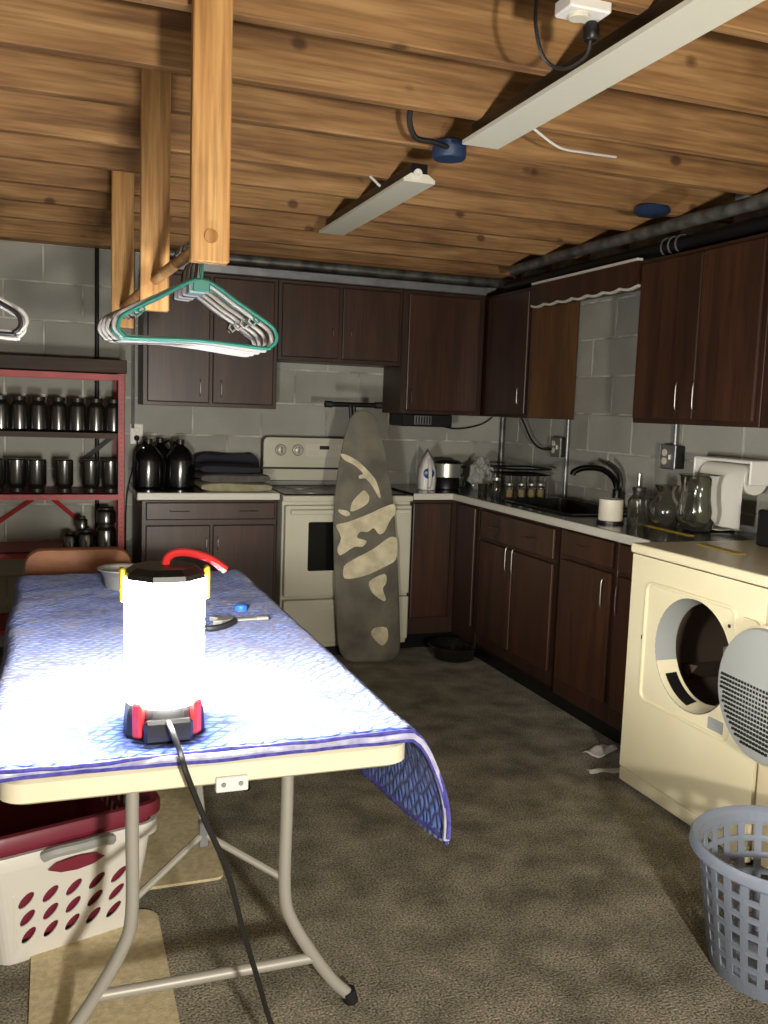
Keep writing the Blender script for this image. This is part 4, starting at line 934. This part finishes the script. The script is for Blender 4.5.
# second rod at the left with more hangers
tag(MB().tube([(-3.088, -3.7, RZ+.002), (-3.088, -1.6, RZ+.002)], .0155, 12).build('clothes_rod', 'post', smooth=True), 'second clothes rod over the far side of the table', 'rod')
for i, y in enumerate((-3.5, -1.9)): tag(MB().box(-.0425, .0425, -.019, .019, 0, ZJ+.15-1.70, .003).build('hanging_post', 'post', loc=(-3.088, y, 1.70)), 'wooden post holding the second clothes rod', 'post', 'wooden posts carrying the clothes rod')
for i, m_ in enumerate(('hblack', 'hwhite', 'hwhite')):
    hanger(('black hanger on the second rod across from the teal hangers', 'white hanger on the second rod next to the black hanger', 'white hanger hindmost on the second rod')[i], -3.088, -3.2+.04*i, RZ+.001, m_, rad((2, -3, 4)[i]), rad((1, -1, 2)[i]), .44+.01*i)

# ------------------------------------------------------------------ laundry baskets
def wall_with_holes(mp, s0, s1, t0, t1, ns, nt, sup, n=16, slant=0.0, hs=.36, ht=.36):
    """sheet over (s, t) in a grid of cells, each with a super-ellipse hole; mp maps (s, t) to a point"""
    m = MB(); cs, ct = (s1-s0)/ns, (t1-t0)/nt
    for i in range(ns):
        for j in range(nt):
            cx, cy = s0+(i+.5)*cs, t0+(j+.5)*ct; V = []
            for k in range(n):
                a = 2*PI*(k+.5)/n if n > 8 else 2*PI*k/n+PI/4
                c, s = math.cos(a), math.sin(a); q = max(abs(c), abs(s)); V.append(mp(cx+c/q*cs/2, cy+s/q*ct/2))
                e = math.copysign(abs(c)**sup, c)*hs*cs, math.copysign(abs(s)**sup, s)*ht*ct
                V.append(mp(cx+e[0]+slant*e[1], cy+e[1]))
            F = [(2*k, 2*((k+1) % n), 2*((k+1) % n)+1, 2*k+1) for k in range(n)]
            # outer corners
            base_ = len(V)
            for (sx, sy) in ((1, 1), (-1, 1), (-1, -1), (1, -1)): V.append(mp(cx+sx*cs/2, cy+sy*ct/2))
            if n > 8:
                for q_, a in enumerate((45, 135, 225, 315)):
                    k0 = int((a/360)*n-.5) % n; F.append((2*k0, base_+q_, 2*((k0+1) % n)))
            m.quads(V, F)
    return m
def band(m, mp, s0, s1, ta, tb, n):
    V = [mp(s0+(s1-s0)*k/n, t) for t in (ta, tb) for k in range(n+1)]; m.quads(V, [(k, k+1, n+2+k, n+1+k) for k in range(n)])
def solid(o, th):
    md = o.modifiers.new('thick', 'SOLIDIFY'); md.thickness = th; md.offset = 0; return o
# round grey basket by the dryer
t = thing('laundry_basket', 'round blue grey plastic laundry basket with square holes beside the dryer', 'basket', (-1.055, -3.70, 0))
HB = .335; r0, r1 = .165, .215
mp = lambda s, z: (lambda r: (r*math.cos(s), r*math.sin(s), z))(r0+(r1-r0)*min(z/HB, 1)**.8)
m = wall_with_holes(mp, 0, 2*PI, .03, .30, 27, 6, 1, 4, 0, .40, .46); band(m, mp, 0, 2*PI, .0, .03, 54); band(m, mp, 0, 2*PI, .30, HB-.01, 54)
solid(m.build('wall', 'bluegrey', t, weld=.0004), .004)
MB().lathe([(r1-.004, HB-.012), (r1+.004, HB-.002), (r1+.016, HB+.002), (r1+.022, HB-.006), (r1+.023, HB-.026), (r1+.018, HB-.03), (r1+.016, HB-.012), (r1+.002, HB-.014)], 56, cap=False).build('rim', 'bluegrey', t, smooth=True)
MB().lathe([(.001, .004), (r0, .004), (r0, .0), (.001, 0)], 40).build('bottom', 'bluegrey', t)
def rect_basket(name_label, loc, rz, W0, D0, W1, D1, H, m_, ns, nt, slant, hs, ht, sup, hole_t, n=16, group=None, rimw=.018, handle=False):
    t = thing('laundry_basket', name_label, 'basket', loc, rz, group)
    def pt(x, y, z): return (x, y, z)
    def side(k, s, z):                        # k side, s in -1..1
        f = z/H; w_, d_ = (W0+(W1-W0)*f)/2, (D0+(D1-D0)*f)/2; rc = .035
        return {0: (s*(w_-rc), -d_, z), 1: (w_, s*(d_-rc), z), 2: (-s*(w_-rc), d_, z), 3: (-w_, -s*(d_-rc), z)}[k]
    m = MB()
    for k in range(4):
        nn = ns if k % 2 == 0 else max(2, round(ns*D0/W0))
        q = wall_with_holes(lambda s, z: side(k, s, z), -.92, .92, hole_t[0], hole_t[1], nn, nt, sup, n, slant, hs, ht)
        me_ = bpy.data.meshes.new('tmp'); q.bm.to_mesh(me_); q.bm.free(); m.bm.from_mesh(me_); bpy.data.meshes.remove(me_)
        band(m, lambda s, z: side(k, s, z), -1, 1, 0, hole_t[0], 8); band(m, lambda s, z: side(k, s, z), -1, 1, hole_t[1], H, 8)
        for a, b_ in ((-1, -.92), (.92, 1)): band(m, lambda s, z: side(k, s, z), a, b_, hole_t[0], hole_t[1], 1)
        # rounded corner to the next side
        V = []; N_ = 6
        for z in (0, H):
            f = z/H; w_, d_ = (W0+(W1-W0)*f)/2, (D0+(D1-D0)*f)/2; rc = .035
            cx, cy, a0 = ((w_-rc, -d_+rc, -90), (w_-rc, d_-rc, 0), (-w_+rc, d_-rc, 90), (-w_+rc, -d_+rc, 180))[k]
            V += [(cx+rc*math.cos(rad(a0+90*i/N_)), cy+rc*math.sin(rad(a0+90*i/N_)), z) for i in range(N_+1)]
        m.quads(V, [(i, i+1, N_+2+i, N_+1+i) for i in range(N_)])
    solid(m.build('wall', m_, t, weld=.0004), .004)
    MB().prism(rrect(-W0/2, W0/2, -D0/2, D0/2, .06), 0, .004, 'xy').build('bottom', m_, t)
    ring = lambda o_, z: [(x, y, z) for x, y in rrect(-W1/2-o_, W1/2+o_, -D1/2-o_, D1/2+o_, .038+max(o_, 0))]
    m = MB(); rr = [ring(-.003, H-.006), ring(0, H+.003), ring(rimw*.8, H+.003), ring(rimw, H-.004), ring(rimw, H-.03), ring(rimw-.004, H-.03), ring(rimw-.005, H-.004), ring(0, H-.006)]
    m.loft(rr, cap=False); m.build('rim', m_, t, smooth=True)
    if handle:
        for sy in (-1,):
            y = sy*(D1/2+rimw+.002)
            MB().tube(smoothpath([(-.085, y, H-.012), (-.06, y-.012, H-.002), (0, y-.018, H+.0), (.06, y-.012, H-.002), (.085, y, H-.012)], 4), .014, 8).build('handle', 'greyplastic', t, smooth=True)
            MB().prism([(-.07, H-.055), (-.05, H-.042), (0, H-.036), (.05, H-.042), (.07, H-.055), (.04, H-.068), (0, H-.072), (-.04, H-.068)], y+.008, y+.012, 'xz').build('hand_hole', 'maroon', t)
    return t
BX = Vector((-2.835, -2.85, 0)); BR = rad(17)
rect_basket('white laundry basket with slanted oval holes under the table', BX, BR, .345, .48, .42, .56, .30, 'white', 5, 3, 4.0, .26, .41, 1, (.045, .195), 16, 'baskets under the table', .016, True)
rect_basket('maroon laundry basket nested in the white one under the table', BX+Vector((.0, 0, .055)), BR, .335, .47, .425, .565, .30, 'maroon', 8, 2, 0, .36, .36, .35, (.16, .25), 16, 'baskets under the table', .02)

# ------------------------------------------------------------------ small floor things
t = thing('floor_bowl', 'shallow black bowl on the floor in front of the corner cabinet', 'bowl', (-.66, -.80, 0))
MB().lathe([(.001, .004), (.09, .0), (.115, .01), (.135, .06), (.148, .082), (.152, .086), (.148, .09), (.13, .066), (.108, .018), (.001, .014)], 36, cap=False).build('bowl', 'counter', t, smooth=True)
for i, (u, v, a, sx, sy) in enumerate(((601, 752, 25, .16, .08), (606, 772, -10, .15, .05))):
    p = at(u, v, 'z', 0); V = []; F = []; n = 8
    for j in range(n+1):
        for k in range(n+1): V.append(((k/n-.5)*sx, (j/n-.5)*sy, .004+.02*abs(noise.noise(Vector((k*.2, j*.22, i*7+2.3))))))
    for j in range(n):
        for k in range(n): q = j*(n+1)+k; F.append((q, q+1, q+n+2, q+n+1))
    ob = MB().quads(V, F).build('paper_scrap', 'paper', loc=(p.x, p.y, 0), smooth=True, rotz=rad(a)); md = ob.modifiers.new('t', 'SOLIDIFY'); md.thickness = .002
    tag(ob, ('crumpled white paper scrap on the floor under the narrow cabinet', 'small white paper scrap on the floor against the dryer corner')[i], 'paper')
